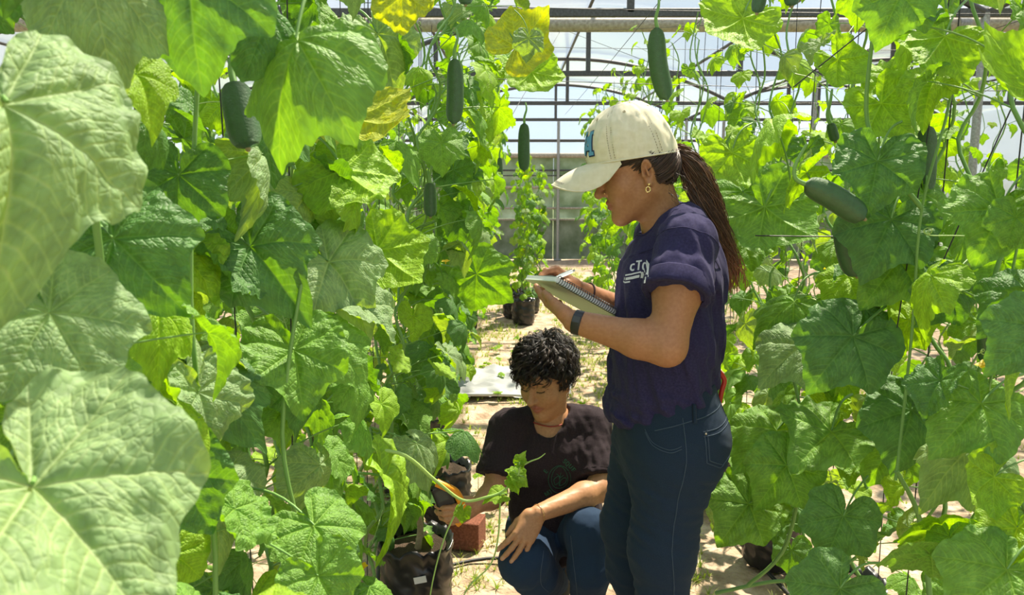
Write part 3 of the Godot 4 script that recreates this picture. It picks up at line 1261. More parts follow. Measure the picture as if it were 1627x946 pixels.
# large leaves that can be told apart one by one: which row, base, tip direction, upper face, width, shape, tone, petiole vector
const LEAVES := [
	[true, Vector3(-0.325, 1.298, -0.500), Vector3(0.82, -0.47, 0.34), Vector3(0.20, 0.93, 0.32), 0.219, 2, "pale", Vector3(-0.06, -0.05, -0.14)],
	[true, Vector3(-0.356, 1.556, -0.560), Vector3(0.47, -0.81, 0.34), Vector3(0.86, 0.42, 0.30), 0.215, 5, "pale", Vector3(-0.12, 0.02, -0.10)],
	[true, Vector3(-0.388, 1.393, -0.640), Vector3(0.65, -0.71, 0.28), Vector3(0.15, 0.80, 0.55), 0.146, 0, "pale", Vector3(-0.05, -0.04, -0.12)],
	[true, Vector3(-0.444, 1.439, -0.860), Vector3(0.72, -0.68, 0.14), Vector3(0.15, 0.45, 0.88), 0.172, 0, "deep", Vector3(-0.08, 0.04, -0.06)],
	[true, Vector3(-0.375, 1.687, -0.720), Vector3(0.37, -0.81, 0.45), Vector3(0.35, 0.45, 0.80), 0.129, 3, "pale", Vector3(-0.06, 0.08, -0.06)],
	[true, Vector3(-0.310, 1.702, -0.780), Vector3(0.07, -0.95, 0.31), Vector3(0.15, 0.22, 0.96), 0.167, 0, "deep", Vector3(-0.02, 0.10, -0.06)],
	[true, Vector3(-0.242, 1.660, -0.900), Vector3(-0.44, -0.72, 0.55), Vector3(-0.10, 0.80, 0.55), 0.183, 6, "mid", Vector3(0.02, 0.08, -0.08)],
	[true, Vector3(-0.275, 1.691, -0.920), Vector3(0.68, -0.71, 0.19), Vector3(0.30, 0.75, 0.50), 0.124, 6, "deep", Vector3(-0.02, 0.08, -0.08)],
	[true, Vector3(-0.426, 1.510, -1.000), Vector3(-0.10, -0.93, 0.35), Vector3(0.10, 0.62, 0.78), 0.134, 0, "deep", Vector3(-0.02, -0.10, -0.05)],
	[true, Vector3(-0.360, 1.227, -1.250), Vector3(0.31, -0.77, 0.56), Vector3(0.25, 0.80, 0.55), 0.182, 2, "mid", Vector3(-0.08, 0.05, -0.08)],
	[true, Vector3(-0.318, 1.223, -1.320), Vector3(0.82, -0.54, 0.20), Vector3(0.20, 0.78, 0.60), 0.151, 0, "mid", Vector3(-0.08, 0.04, -0.05)],
	[true, Vector3(-0.416, 1.139, -0.920), Vector3(0.49, -0.85, 0.18), Vector3(0.15, 0.50, 0.85), 0.140, 2, "deep", Vector3(-0.06, -0.06, -0.06)],
	[true, Vector3(-0.298, 0.990, -1.100), Vector3(0.70, -0.54, 0.47), Vector3(0.30, 0.80, 0.55), 0.154, 0, "mid", Vector3(-0.10, 0.02, -0.06)],
	[true, Vector3(-0.268, 0.962, -1.000), Vector3(0.61, -0.71, 0.35), Vector3(0.20, 0.70, 0.70), 0.122, 2, "mid", Vector3(-0.10, 0.02, -0.06)],
	[true, Vector3(-0.212, 1.117, -0.620), Vector3(-0.20, 0.64, -0.75), Vector3(0.00, 0.50, 0.85), 0.081, 0, "fresh", Vector3(-0.04, -0.08, -0.04)],
	[true, Vector3(-0.323, 1.521, -1.500), Vector3(0.67, -0.63, 0.39), Vector3(-0.30, -0.45, -0.85), 0.205, 2, "fresh", Vector3(-0.06, 0.06, -0.05)],
	[true, Vector3(-0.282, 1.358, -1.620), Vector3(0.70, -0.69, 0.19), Vector3(-0.20, -0.45, -0.90), 0.203, 0, "fresh", Vector3(-0.10, 0.00, -0.05)],
	[true, Vector3(-0.338, 1.356, -1.420), Vector3(0.75, -0.57, 0.35), Vector3(0.10, 0.82, 0.55), 0.209, 5, "pale", Vector3(-0.08, 0.03, -0.06)],
	[true, Vector3(-0.414, 1.401, -1.220), Vector3(0.73, -0.59, 0.35), Vector3(-0.10, 0.75, 0.65), 0.202, 5, "deep", Vector3(-0.08, 0.03, -0.06)],
	[true, Vector3(-0.453, 1.212, -1.120), Vector3(0.78, -0.45, 0.43), Vector3(0.10, 0.70, 0.70), 0.154, 3, "deep", Vector3(-0.08, 0.02, -0.08)],
	[true, Vector3(-0.394, 1.478, -1.500), Vector3(0.53, -0.79, 0.31), Vector3(0.50, 0.50, 0.70), 0.163, 5, "pale", Vector3(-0.06, 0.05, -0.08)],
	[true, Vector3(-0.334, 1.867, -2.000), Vector3(0.57, -0.80, 0.19), Vector3(0.15, 0.75, 0.62), 0.223, 5, "pale", Vector3(-0.06, 0.06, -0.05)],
	[true, Vector3(-0.363, 1.641, -1.800), Vector3(0.86, -0.38, 0.34), Vector3(-0.10, -0.60, -0.75), 0.271, 0, "yellow", Vector3(-0.05, 0.05, -0.05)],
	[true, Vector3(-0.229, 1.891, -1.700), Vector3(0.01, -0.98, 0.22), Vector3(0.10, -0.30, -0.95), 0.152, 4, "yellow", Vector3(0.00, 0.08, -0.05)],
	[true, Vector3(-0.166, 1.393, -2.400), Vector3(0.15, -0.96, 0.21), Vector3(0.35, 0.45, 0.80), 0.155, 0, "deep", Vector3(-0.08, 0.02, -0.05)],
	[true, Vector3(-0.125, 1.181, -2.700), Vector3(0.74, -0.61, 0.27), Vector3(0.20, -0.15, 0.95), 0.244, 0, "mid", Vector3(-0.10, 0.02, -0.05)],
	[true, Vector3(-0.250, 0.823, -1.950), Vector3(0.69, -0.60, 0.40), Vector3(0.20, 0.85, 0.45), 0.165, 3, "pale", Vector3(-0.10, 0.02, -0.04)],
	[true, Vector3(-0.296, 0.813, -1.740), Vector3(0.56, -0.82, 0.12), Vector3(0.80, 0.50, -0.02), 0.265, 5, "fresh", Vector3(-0.11, -0.02, -0.03)],
	[true, Vector3(0.012, 1.883, -2.300), Vector3(0.73, 0.66, -0.16), Vector3(-0.10, -0.40, -0.90), 0.206, 0, "yellow", Vector3(-0.05, 0.04, -0.04)],
	[true, Vector3(0.065, 1.853, -2.600), Vector3(0.30, -0.84, 0.44), Vector3(-0.10, -0.45, -0.90), 0.206, 0, "fresh", Vector3(-0.03, 0.06, -0.02)],
	[true, Vector3(0.046, 1.891, -2.200), Vector3(-0.06, -0.93, 0.35), Vector3(0.10, 0.30, 0.90), 0.095, 0, "pale", Vector3(-0.03, 0.06, -0.02)],
	[false, Vector3(0.719, 1.180, -1.600), Vector3(-0.70, -0.63, 0.34), Vector3(-0.10, 0.62, 0.78), 0.223, 0, "deep", Vector3(0.08, 0.04, -0.06)],
	[false, Vector3(0.699, 1.541, -1.500), Vector3(-0.27, -0.86, 0.44), Vector3(-0.15, 0.55, 0.82), 0.176, 2, "deep", Vector3(0.06, 0.06, -0.06)],
	[false, Vector3(0.757, 1.428, -1.550), Vector3(-0.54, -0.73, 0.43), Vector3(-0.10, 0.72, 0.66), 0.203, 0, "deep", Vector3(0.06, 0.05, -0.06)],
	[false, Vector3(0.858, 1.476, -1.620), Vector3(0.41, -0.81, 0.43), Vector3(0.10, 0.80, 0.55), 0.157, 0, "mid", Vector3(0.03, 0.06, -0.06)],
	[false, Vector3(0.855, 1.019, -1.600), Vector3(-0.38, -0.77, 0.51), Vector3(-0.10, 0.68, 0.70), 0.213, 0, "deep", Vector3(0.05, 0.05, -0.08)],
	[false, Vector3(0.750, 0.923, -1.750), Vector3(-0.76, -0.18, 0.62), Vector3(-0.15, 0.86, 0.48), 0.245, 2, "mid", Vector3(0.06, 0.05, -0.06)],
	[false, Vector3(0.658, 0.893, -1.850), Vector3(-0.86, -0.32, 0.39), Vector3(-0.10, 0.86, 0.48), 0.223, 0, "mid", Vector3(0.08, 0.05, -0.06)],
	[false, Vector3(0.597, 0.699, -1.850), Vector3(-0.68, -0.62, 0.38), Vector3(-0.10, 0.70, 0.66), 0.210, 2, "mid", Vector3(0.10, 0.02, -0.06)],
	[false, Vector3(0.596, 0.695, -1.900), Vector3(-0.75, -0.65, 0.14), Vector3(-0.20, 0.80, 0.50), 0.180, 0, "pale", Vector3(0.10, 0.02, -0.06)],
	[false, Vector3(0.873, 1.013, -1.400), Vector3(-0.89, -0.37, 0.27), Vector3(-0.10, 0.86, 0.50), 0.179, 3, "pale", Vector3(0.08, 0.03, -0.05)],
	[false, Vector3(0.796, 0.864, -1.350), Vector3(-0.97, 0.24, -0.08), Vector3(0.15, 0.55, -0.75), 0.161, 0, "fresh", Vector3(0.10, -0.04, -0.02)],
	[false, Vector3(0.761, 0.833, -1.320), Vector3(-0.95, 0.12, -0.29), Vector3(0.10, 0.62, -0.70), 0.158, 0, "mid", Vector3(0.10, -0.06, -0.02)],
	[false, Vector3(0.847, 0.986, -1.300), Vector3(-0.90, -0.39, 0.19), Vector3(-0.30, -0.30, -0.90), 0.135, 0, "fresh", Vector3(0.10, 0.02, -0.02)],
	[false, Vector3(0.794, 1.640, -1.200), Vector3(-0.91, -0.38, -0.13), Vector3(-0.10, -0.65, -0.70), 0.180, 3, "fresh", Vector3(0.08, 0.03, -0.04)],
	[false, Vector3(0.673, 1.824, -1.400), Vector3(-0.47, -0.81, 0.34), Vector3(-0.20, 0.45, 0.85), 0.146, 0, "mid", Vector3(0.05, 0.08, -0.04)],
	[false, Vector3(0.807, 1.858, -1.400), Vector3(0.06, -0.98, 0.17), Vector3(0.10, -0.40, -0.90), 0.134, 0, "fresh", Vector3(0.03, 0.10, -0.04)],
	[false, Vector3(0.593, 1.643, -1.800), Vector3(-0.96, -0.25, 0.14), Vector3(0.10, 0.85, -0.45), 0.173, 3, "fresh", Vector3(0.05, -0.12, -0.03)],
	[false, Vector3(0.559, 1.573, -2.000), Vector3(0.24, -0.95, 0.22), Vector3(0.00, -0.35, -0.90), 0.169, 2, "fresh", Vector3(0.05, 0.06, -0.04)],
	[false, Vector3(0.637, 1.523, -1.700), Vector3(-0.84, -0.51, 0.16), Vector3(0.10, 0.80, -0.55), 0.167, 0, "fresh", Vector3(0.02, -0.03, -0.01)],
	[false, Vector3(0.880, 1.311, -1.300), Vector3(-0.89, -0.42, 0.15), Vector3(-0.10, 0.80, 0.58), 0.156, 0, "deep", Vector3(0.06, 0.04, -0.04)],
	[false, Vector3(0.770, 1.292, -1.100), Vector3(-0.84, -0.50, 0.23), Vector3(-0.10, 0.60, 0.75), 0.147, 0, "deep", Vector3(0.06, 0.04, -0.04)],
	[false, Vector3(0.826, 1.223, -1.200), Vector3(-0.84, -0.51, -0.17), Vector3(0.20, 0.75, -0.60), 0.136, 5, "fresh", Vector3(0.08, 0.02, -0.04)],
	[false, Vector3(0.659, 0.693, -1.450), Vector3(-0.74, -0.59, 0.31), Vector3(-0.10, 0.70, 0.70), 0.192, 0, "deep", Vector3(0.08, 0.02, -0.04)],
	[false, Vector3(0.820, 0.866, -1.200), Vector3(-0.86, -0.36, 0.37), Vector3(-0.20, 0.75, 0.60), 0.198, 0, "mid", Vector3(0.08, 0.02, -0.04)],
	[false, Vector3(0.690, 1.118, -1.800), Vector3(-0.87, -0.44, 0.23), Vector3(-0.05, 0.85, 0.50), 0.211, 0, "pale", Vector3(0.08, 0.04, -0.04)],
	[false, Vector3(0.701, 1.208, -1.900), Vector3(-0.92, -0.37, 0.12), Vector3(-0.05, 0.85, 0.50), 0.196, 6, "mid", Vector3(0.06, 0.05, -0.04)],
	[false, Vector3(0.620, 1.477, -2.100), Vector3(-0.91, -0.38, 0.20), Vector3(-0.05, 0.85, 0.50), 0.219, 0, "mid", Vector3(0.06, -0.12, -0.03)],
	[false, Vector3(0.656, 1.348, -2.200), Vector3(-0.77, -0.48, 0.43), Vector3(-0.05, 0.82, 0.55), 0.202, 0, "mid", Vector3(0.06, 0.04, -0.04)],
	[false, Vector3(0.767, 1.231, -1.660), Vector3(-0.94, -0.15, 0.29), Vector3(-0.05, 0.75, 0.65), 0.182, 6, "deep", Vector3(0.05, 0.05, -0.05)],
	[false, Vector3(0.806, 1.341, -1.600), Vector3(-0.71, -0.60, 0.37), Vector3(-0.10, 0.70, 0.70), 0.205, 2, "mid", Vector3(0.03, 0.06, -0.05)],
	[false, Vector3(0.753, 1.658, -1.620), Vector3(0.44, -0.86, 0.27), Vector3(0.10, -0.20, -0.95), 0.163, 0, "fresh", Vector3(0.02, -0.08, -0.04)],
	[false, Vector3(0.807, 1.767, -1.500), Vector3(-0.60, -0.76, 0.25), Vector3(0.10, -0.50, -0.85), 0.170, 2, "fresh", Vector3(0.05, 0.06, -0.04)],
	[false, Vector3(0.691, 1.757, -1.700), Vector3(0.69, -0.73, 0.00), Vector3(0.10, -0.40, -0.90), 0.125, 0, "fresh", Vector3(0.04, 0.06, -0.04)],
	[false, Vector3(0.572, 1.900, -2.000), Vector3(-0.77, -0.61, 0.19), Vector3(0.10, -0.50, -0.85), 0.209, 0, "fresh", Vector3(0.04, 0.06, -0.04)],
	[false, Vector3(0.846, 1.107, -1.350), Vector3(-0.78, -0.46, 0.43), Vector3(-0.10, 0.70, 0.70), 0.195, 0, "mid", Vector3(0.08, 0.03, -0.04)],
	[false, Vector3(0.816, 1.458, -1.300), Vector3(-0.52, -0.74, 0.42), Vector3(-0.15, 0.75, 0.60), 0.173, 2, "mid", Vector3(0.06, 0.05, -0.04)],
	[false, Vector3(0.633, 1.437, -1.950), Vector3(0.63, -0.65, 0.43), Vector3(0.10, -0.30, -0.90), 0.251, 0, "mid", Vector3(0.05, 0.06, -0.03)],
	[false, Vector3(0.650, 0.837, -1.750), Vector3(-0.64, -0.72, 0.27), Vector3(-0.40, 0.20, 0.85), 0.188, 5, "mid", Vector3(0.06, 0.05, -0.04)],
	[false, Vector3(0.872, 0.916, -1.700), Vector3(-0.54, -0.82, 0.20), Vector3(-0.20, 0.65, 0.70), 0.184, 0, "mid", Vector3(0.06, 0.05, -0.04)],
	[false, Vector3(0.858, 1.292, -1.500), Vector3(-0.57, -0.78, 0.26), Vector3(0.10, 0.30, 0.90), 0.139, 0, "deep", Vector3(0.06, 0.05, -0.04)],
	[false, Vector3(0.724, 0.779, -1.600), Vector3(-0.45, -0.77, 0.45), Vector3(-0.10, 0.60, 0.75), 0.176, 0, "deep", Vector3(0.06, 0.05, -0.05)],
]

# ---------------------------------------------------------------- the vine rows
const ORDINAL := ["first", "second", "third", "fourth", "fifth", "sixth", "seventh", "eighth", "ninth", "tenth", "eleventh", "twelfth", "thirteenth", "fourteenth", "fifteenth", "sixteenth", "seventeenth", "eighteenth", "nineteenth", "twentieth", "twenty-first", "twenty-second", "twenty-third", "twenty-fourth"]

# labels that count a row off from the end wall
func count_off(list: Array, before: String, after: String) -> void:
	list.sort_custom(func(a, b): return a.position.z < b.position.z)
	for i in list.size():
		list[i].set_meta("label", "%s, %s %s" % [before, ORDINAL[i], after])

func build_rows() -> void:
	var left := []
	var right := []
	var rng := RandomNumberGenerator.new()
	rng.seed = 100
	# free room for the people, the camera and the big leaves
	var keep := [[Vector3(0, 1.5, 0), 0.80], [Vector3(0.2, 0.7, -2.3), 0.34], [Vector3(0.15, 1.0, -2.35), 0.28], [Vector3(-0.12, 0.55, -2.1), 0.16], [Vector3(0.3, 1.3, -1.75), 0.30], [Vector3(0.45, 0.9, -1.8), 0.26], [Vector3(0.4, 0.5, -1.8), 0.24], [Vector3(0.4, 1.5, -1.7), 0.25], [Vector3(0.05, 1.2, -2.6), 0.28], [Vector3(0.1, 1.45, -2.0), 0.3], [Vector3(-0.02, 0.5, -2.9), 0.28], [Vector3(-0.08, 0.25, -2.9), 0.24], [Vector3(0.15, 1.2, -3.2), 0.3], [Vector3(-0.28, 0.32, -2.3), 0.22], [Vector3(-0.2, 0.45, -2.05), 0.2], [Vector3(-0.14, 0.62, -1.95), 0.17]]
	for q in LEAVES:
		var b: Vector3 = q[1]
		for f in [0.93, 0.82, 0.7, 0.55]:
			keep.append([Vector3(0, 1.5, 0).lerp(b + q[2] * q[4] * 0.25, f), q[4] * 0.42])
	var i := 0
	var z := -0.72
	while z > -8.6:
		var near := z > -3.2
		var p := thing("cucumber_plant", "tall cucumber vine in the dense row beside the crouching person", "plant", Vector3(-0.53 + rng.randf_range(-0.04, 0.04) - (0.06 if z > -1.3 else 0.0), 0, z), "vines in the row beside the crouching person")
		grow(p, rng, {"stems": 2, "spread": 0.16, "height": 2.4, "low": 0.22, "gap": 0.070 if near else 0.095, "open": 2.0 if z > -1.9 else 1.8, "bag": 0.1, "lean": 0.0 if z > -1.6 else 0.32 * smoothstep(-1.6, -2.4, z), "fill": 0.95 if near else 0.9, "twin": 0.7 if near else 0.5, "face": 1.0, "top_scale": 0.8, "reach": 0.21, "size0": 0.085, "size1": 0.16, "tendrils": 0.28 if near else 0.06, "flowers": 0.05, "keep": keep})
		left.append(p)
		z -= 0.40 if near else 0.5
		i += 1
	z = -1.25
	while z > -8.4:
		var near := z > -3.2
		var p := thing("cucumber_plant", "tall cucumber vine in the open row behind the standing person", "plant", Vector3(0.98 + rng.randf_range(-0.06, 0.06), 0, z), "vines in the row behind the standing person")
		grow(p, rng, {"stems": 2, "spread": 0.2, "height": 2.35, "low": 0.25, "gap": 0.085 if near else 0.10, "open": 2.2, "bag": 0.1, "lean": -0.12, "fill": 0.86, "twin": 0.45, "face": -0.8, "bright": 0.22, "reach": 0.19, "top_scale": 0.72, "size0": 0.085, "size1": 0.155, "tendrils": 0.32 if near else 0.06, "flowers": 0.05, "keep": keep})
		right.append(p)
		z -= 0.46 if near else 0.55
	# the column of vine at the far end of the path
	for e in [[0.17, -8.35, 1.5], [0.26, -8.75, 1.6], [0.12, -9.2, 1.7]]:
		var p := thing("cucumber_plant", "slim column of young cucumber vine at the far end of the path", "plant", Vector3(e[0], 0, e[1]), "vine columns at the far end")
		grow(p, rng, {"stems": 3, "spread": 0.08, "height": e[2], "low": 0.28, "gap": 0.07, "open": 9.0, "bag": 0.2, "lean": 0.03, "fill": 0.95, "twin": 0.4, "face": -0.3, "reach": 0.12, "size0": 0.07, "size1": 0.13, "tendrils": 0.05, "flowers": 0.06})
	# rows farther aside
	for e in [[-1.0, -1.5, 0.5, "cucumber vine close behind the dense row", "vines close behind the dense row"], [-1.95, -0.9, 0.5, "cucumber vine in the second row beyond the dense row", "vines of the second row beyond the dense row"], [2.45, -1.9, 0.5, "cucumber vine across the aisle behind the standing person", "vines across the next aisle"], [-3.3, -1.6, 0.9, "cucumber vine in the third row beyond the dense row", "vines of the third row beyond the dense row"], [4.0, -3.0, 0.9, "cucumber vine two aisles behind the standing person", "vines two aisles away"]]:
		z = e[1]
		var aside := []
		while z > -9.0:
			var p := thing("cucumber_plant", e[3], "plant", Vector3(e[0] + rng.randf_range(-0.06, 0.06), 0, z), e[4])
			grow(p, rng, {"stems": 2, "spread": 0.22, "height": 2.2, "low": 0.3, "gap": 0.095, "open": 1.7, "bag": 0.0, "lean": 0.0, "fill": 0.8, "twin": 0.25, "face": 0.0, "reach": 0.17, "size0": 0.10, "size1": 0.16, "tendrils": 0.0, "flowers": 0.02})
			aside.append(p)
			z -= e[2]
		count_off(aside, e[3], "plant from the end wall")
	count_off(left.duplicate(), "tall vine in the dense row beside the crouching person", "from the end wall")
	count_off(right.duplicate(), "tall vine in the open row behind the standing person", "from the end wall")
	# the big leaves go to the nearest plant of their row
	for q in LEAVES:
		var best: Node3D = null
		for p in (left if q[0] else right):
			if best == null or absf(p.position.z - q[1].z) < absf(best.position.z - q[1].z):
				best = p
		add_leaf(best, q[1], q[2], q[3], q[4], q[5], q[6], q[1] + q[7] * 1.3, true)
	# bare lower stems and side shoots of the near plants, as seen between the big leaves
	for e in [
		[left[0], [Vector3(-0.462, 1.830, -0.78), Vector3(-0.445, 1.774, -0.78), Vector3(-0.434, 1.704, -0.78), Vector3(-0.425, 1.645, -0.79), Vector3(-0.432, 1.575, -0.80), Vector3(-0.45, 1.45, -0.84), Vector3(-0.47, 1.1, -0.9)], 0.0055],
		[left[0], [Vector3(-0.425, 1.645, -0.79), Vector3(-0.40, 1.660, -0.78), Vector3(-0.375, 1.690, -0.78), Vector3(-0.328, 1.712, -0.78)], 0.0045],
		[left[0], [Vector3(-0.445, 1.774, -0.78), Vector3(-0.475, 1.80, -0.77), Vector3(-0.52, 1.84, -0.75)], 0.004],
		[left[0], [Vector3(-0.50, 1.95, -0.86), Vector3(-0.51, 1.7, -0.86), Vector3(-0.52, 1.45, -0.88), Vector3(-0.50, 1.1, -0.9)], 0.0045],
		[left[1], [Vector3(-0.42, 0.7, -0.95), Vector3(-0.40, 1.0, -0.98), Vector3(-0.42, 1.35, -1.0), Vector3(-0.40, 1.75, -1.05)], 0.004],
		[left[1], [Vector3(-0.36, 0.6, -1.15), Vector3(-0.34, 0.85, -1.2), Vector3(-0.37, 1.1, -1.2), Vector3(-0.33, 1.4, -1.25)], 0.0042],
		[right[0], [Vector3(0.78, 0.9, -1.5), Vector3(0.80, 1.2, -1.52), Vector3(0.79, 1.45, -1.5), Vector3(0.84, 1.7, -1.52), Vector3(0.80, 1.95, -1.55)], 0.0032],
		[right[0], [Vector3(0.79, 1.45, -1.5), Vector3(0.74, 1.52, -1.52), Vector3(0.70, 1.62, -1.56), Vector3(0.70, 1.78, -1.56)], 0.005],
		[right[0], [Vector3(0.86, 0.55, -1.45), Vector3(0.84, 0.8, -1.5), Vector3(0.78, 0.92, -1.5)], 0.006],
		[right[0], [Vector3(0.84, 0.8, -1.5), Vector3(0.9, 1.0, -1.45), Vector3(0.92, 1.3, -1.42), Vector3(0.94, 1.65, -1.4)], 0.003],
		[right[1], [Vector3(0.62, 0.45, -1.9), Vector3(0.70, 0.6, -1.85), Vector3(0.72, 0.9, -1.85), Vector3(0.66, 1.15, -1.9)], 0.0052],
		[right[1], [Vector3(0.55, 0.40, -1.95), Vector3(0.68, 0.46, -1.9), Vector3(0.80, 0.50, -1.85), Vector3(0.95, 0.62, -1.85)], 0.0055],
	]:
		var st := Surf.new()
		var line := path(e[1], 6)
		st.tube(line, taper(line.size(), e[2], e[2] * 0.75), 8)
		obj("stem", st.mesh(), stem_mat, e[0], -(e[0] as Node3D).position)
	# young shoot reaching over the path before the crouching person
	var shoot := path([Vector3(-0.42, 0.86, -1.78), Vector3(-0.277, 0.850, -1.80), Vector3(-0.195, 0.762, -1.85), Vector3(-0.128, 0.686, -1.90), Vector3(-0.063, 0.695, -1.90), Vector3(-0.022, 0.712, -1.90), Vector3(0.014, 0.751, -1.90), Vector3(0.020, 0.79, -1.90)], 6)
	var ss := Surf.new()
	ss.tube(shoot, taper(shoot.size(), 0.0052, 0.0026), 8)
	var host: Node3D = left[3]
	obj("shoot", ss.mesh(), tendril_mat, host, -host.position)
	for e in [[Vector3(0.012, 0.752, -1.90), Vector3(0.8, -0.35, 0.2), 0.062, 0], [Vector3(0.014, 0.755, -1.90), Vector3(-0.75, 0.35, 0.1), 0.060, 4], [Vector3(0.020, 0.79, -1.90), Vector3(0.2, 1.0, 0.1), 0.04, 5], [Vector3(-0.03, 0.70, -1.90), Vector3(-0.85, 0.15, 0.3), 0.065, 5], [Vector3(0.0, 0.735, -1.90), Vector3(0.7, -0.5, 0.3), 0.05, 5], [Vector3(0.022, 0.785, -1.90), Vector3(0.7, 0.5, 0.2), 0.03, 2], [Vector3(-0.125, 0.66, -1.89), Vector3(-0.2, -0.8, 0.4), 0.05, 2]]:
		add_leaf(host, e[0], e[1], Vector3(-0.05, 0.9, 0.42), e[2], e[3], "fresh", e[0] - (e[1] as Vector3).normalized() * 0.02, true)
	for line in [[Vector3(-0.03, 0.705, -1.90), Vector3(-0.035, 0.60, -1.88), Vector3(-0.055, 0.52, -1.88), Vector3(-0.11, 0.46, -1.88), Vector3(-0.135, 0.40, -1.88), Vector3(-0.10, 0.375, -1.88), Vector3(-0.085, 0.40, -1.88), Vector3(-0.11, 0.415, -1.88)], [Vector3(0.02, 0.775, -1.9), Vector3(0.045, 0.79, -1.9), Vector3(0.07, 0.80, -1.9), Vector3(0.085, 0.812, -1.9)], [Vector3(-0.128, 0.686, -1.9), Vector3(-0.17, 0.60, -1.89), Vector3(-0.20, 0.50, -1.88), Vector3(-0.215, 0.40, -1.88), Vector3(-0.19, 0.36, -1.88), Vector3(-0.175, 0.385, -1.88)]]:
		var td := Surf.new()
		var pl := path(line, 7)
		td.tube(pl, taper(pl.size(), 0.0026, 0.0012), 5)
		obj("tendril", td.mesh(), tendril_mat, host, -host.position)
	# strings and wires
	var string_m := mat(lin(0.02, 0.02, 0.022), 0.6)
	for p in left.slice(1) + right:
		for k in 2:
			var x: float = p.position.x + (k - 0.5) * 0.10
			wire(Vector3(x, 0.2, p.position.z + 0.05 * (k * 2 - 1)), Vector3(x + rng.randf_range(-0.06, 0.06), 2.36, p.position.z + rng.randf_range(-0.08, 0.08)), 0.0, 0.0016, "support_string", "black string holding up a vine", "vine support strings", string_m)
	for e in [[-0.53, 2.36], [0.98, 2.36], [-0.15, 2.3], [-1.85, 2.3], [2.45, 2.3], [0.62, 2.28]]:
		wire(Vector3(e[0], e[1], 1.0), Vector3(e[0], e[1], -9.2), 0.03, 0.0018, "trellis_wire", "dark trellis wire stretched along a vine row", "wires along the rows", wire_mat)
	for e in [[Vector3(-0.6, 2.04, -2.05), Vector3(1.8, 1.96, -2.05), "just above the long cucumber over the cap"], [Vector3(-0.6, 2.16, -3.0), Vector3(2.4, 2.12, -3.0), "below the thick beige pipe"], [Vector3(-0.6, 1.93, -3.2), Vector3(2.4, 1.86, -3.2), "behind the cream cap"], [Vector3(-0.6, 2.25, -4.4), Vector3(2.6, 2.22, -4.4), "high before the thick beige pipe"], [Vector3(-0.6, 2.0, -4.6), Vector3(2.6, 1.95, -4.6), "behind the hanging cucumbers"], [Vector3(0.5, 1.86, -1.6), Vector3(1.6, 1.90, -1.6), "through the top leaves of the open row"], [Vector3(0.55, 1.38, -1.75), Vector3(1.7, 1.42, -1.7), "at the height of the slanted cucumber"]]:
		wire(e[0], e[1], 0.015, 0.0015, "trellis_wire", "dark wire strung across the path %s" % e[2], "wires across the path", wire_mat)
	for e in [[Vector3(0.35, 2.59, -5.9), Vector3(0.0, 1.75, -3.0)], [Vector3(0.42, 2.59, -5.9), Vector3(0.75, 1.9, -3.2)], [Vector3(0.35, 2.59, -5.9), Vector3(-0.4, 2.2, -3.2)], [Vector3(0.45, 2.59, -5.9), Vector3(1.2, 2.1, -3.0)], [Vector3(0.86, 1.93, -1.58), Vector3(0.80, 1.20, -1.58)], [Vector3(0.86, 1.93, -1.58), Vector3(0.60, 1.70, -1.7)], [Vector3(0.98, 1.9, -1.4), Vector3(0.84, 1.35, -1.5)], [Vector3(1.05, 1.5, -1.6), Vector3(1.15, 0.5, -1.6)]]:
		wire(e[0], e[1], 0.0, 0.0014, "support_string", "slanting black string tied between wires and vines", "slanting strings", string_m)

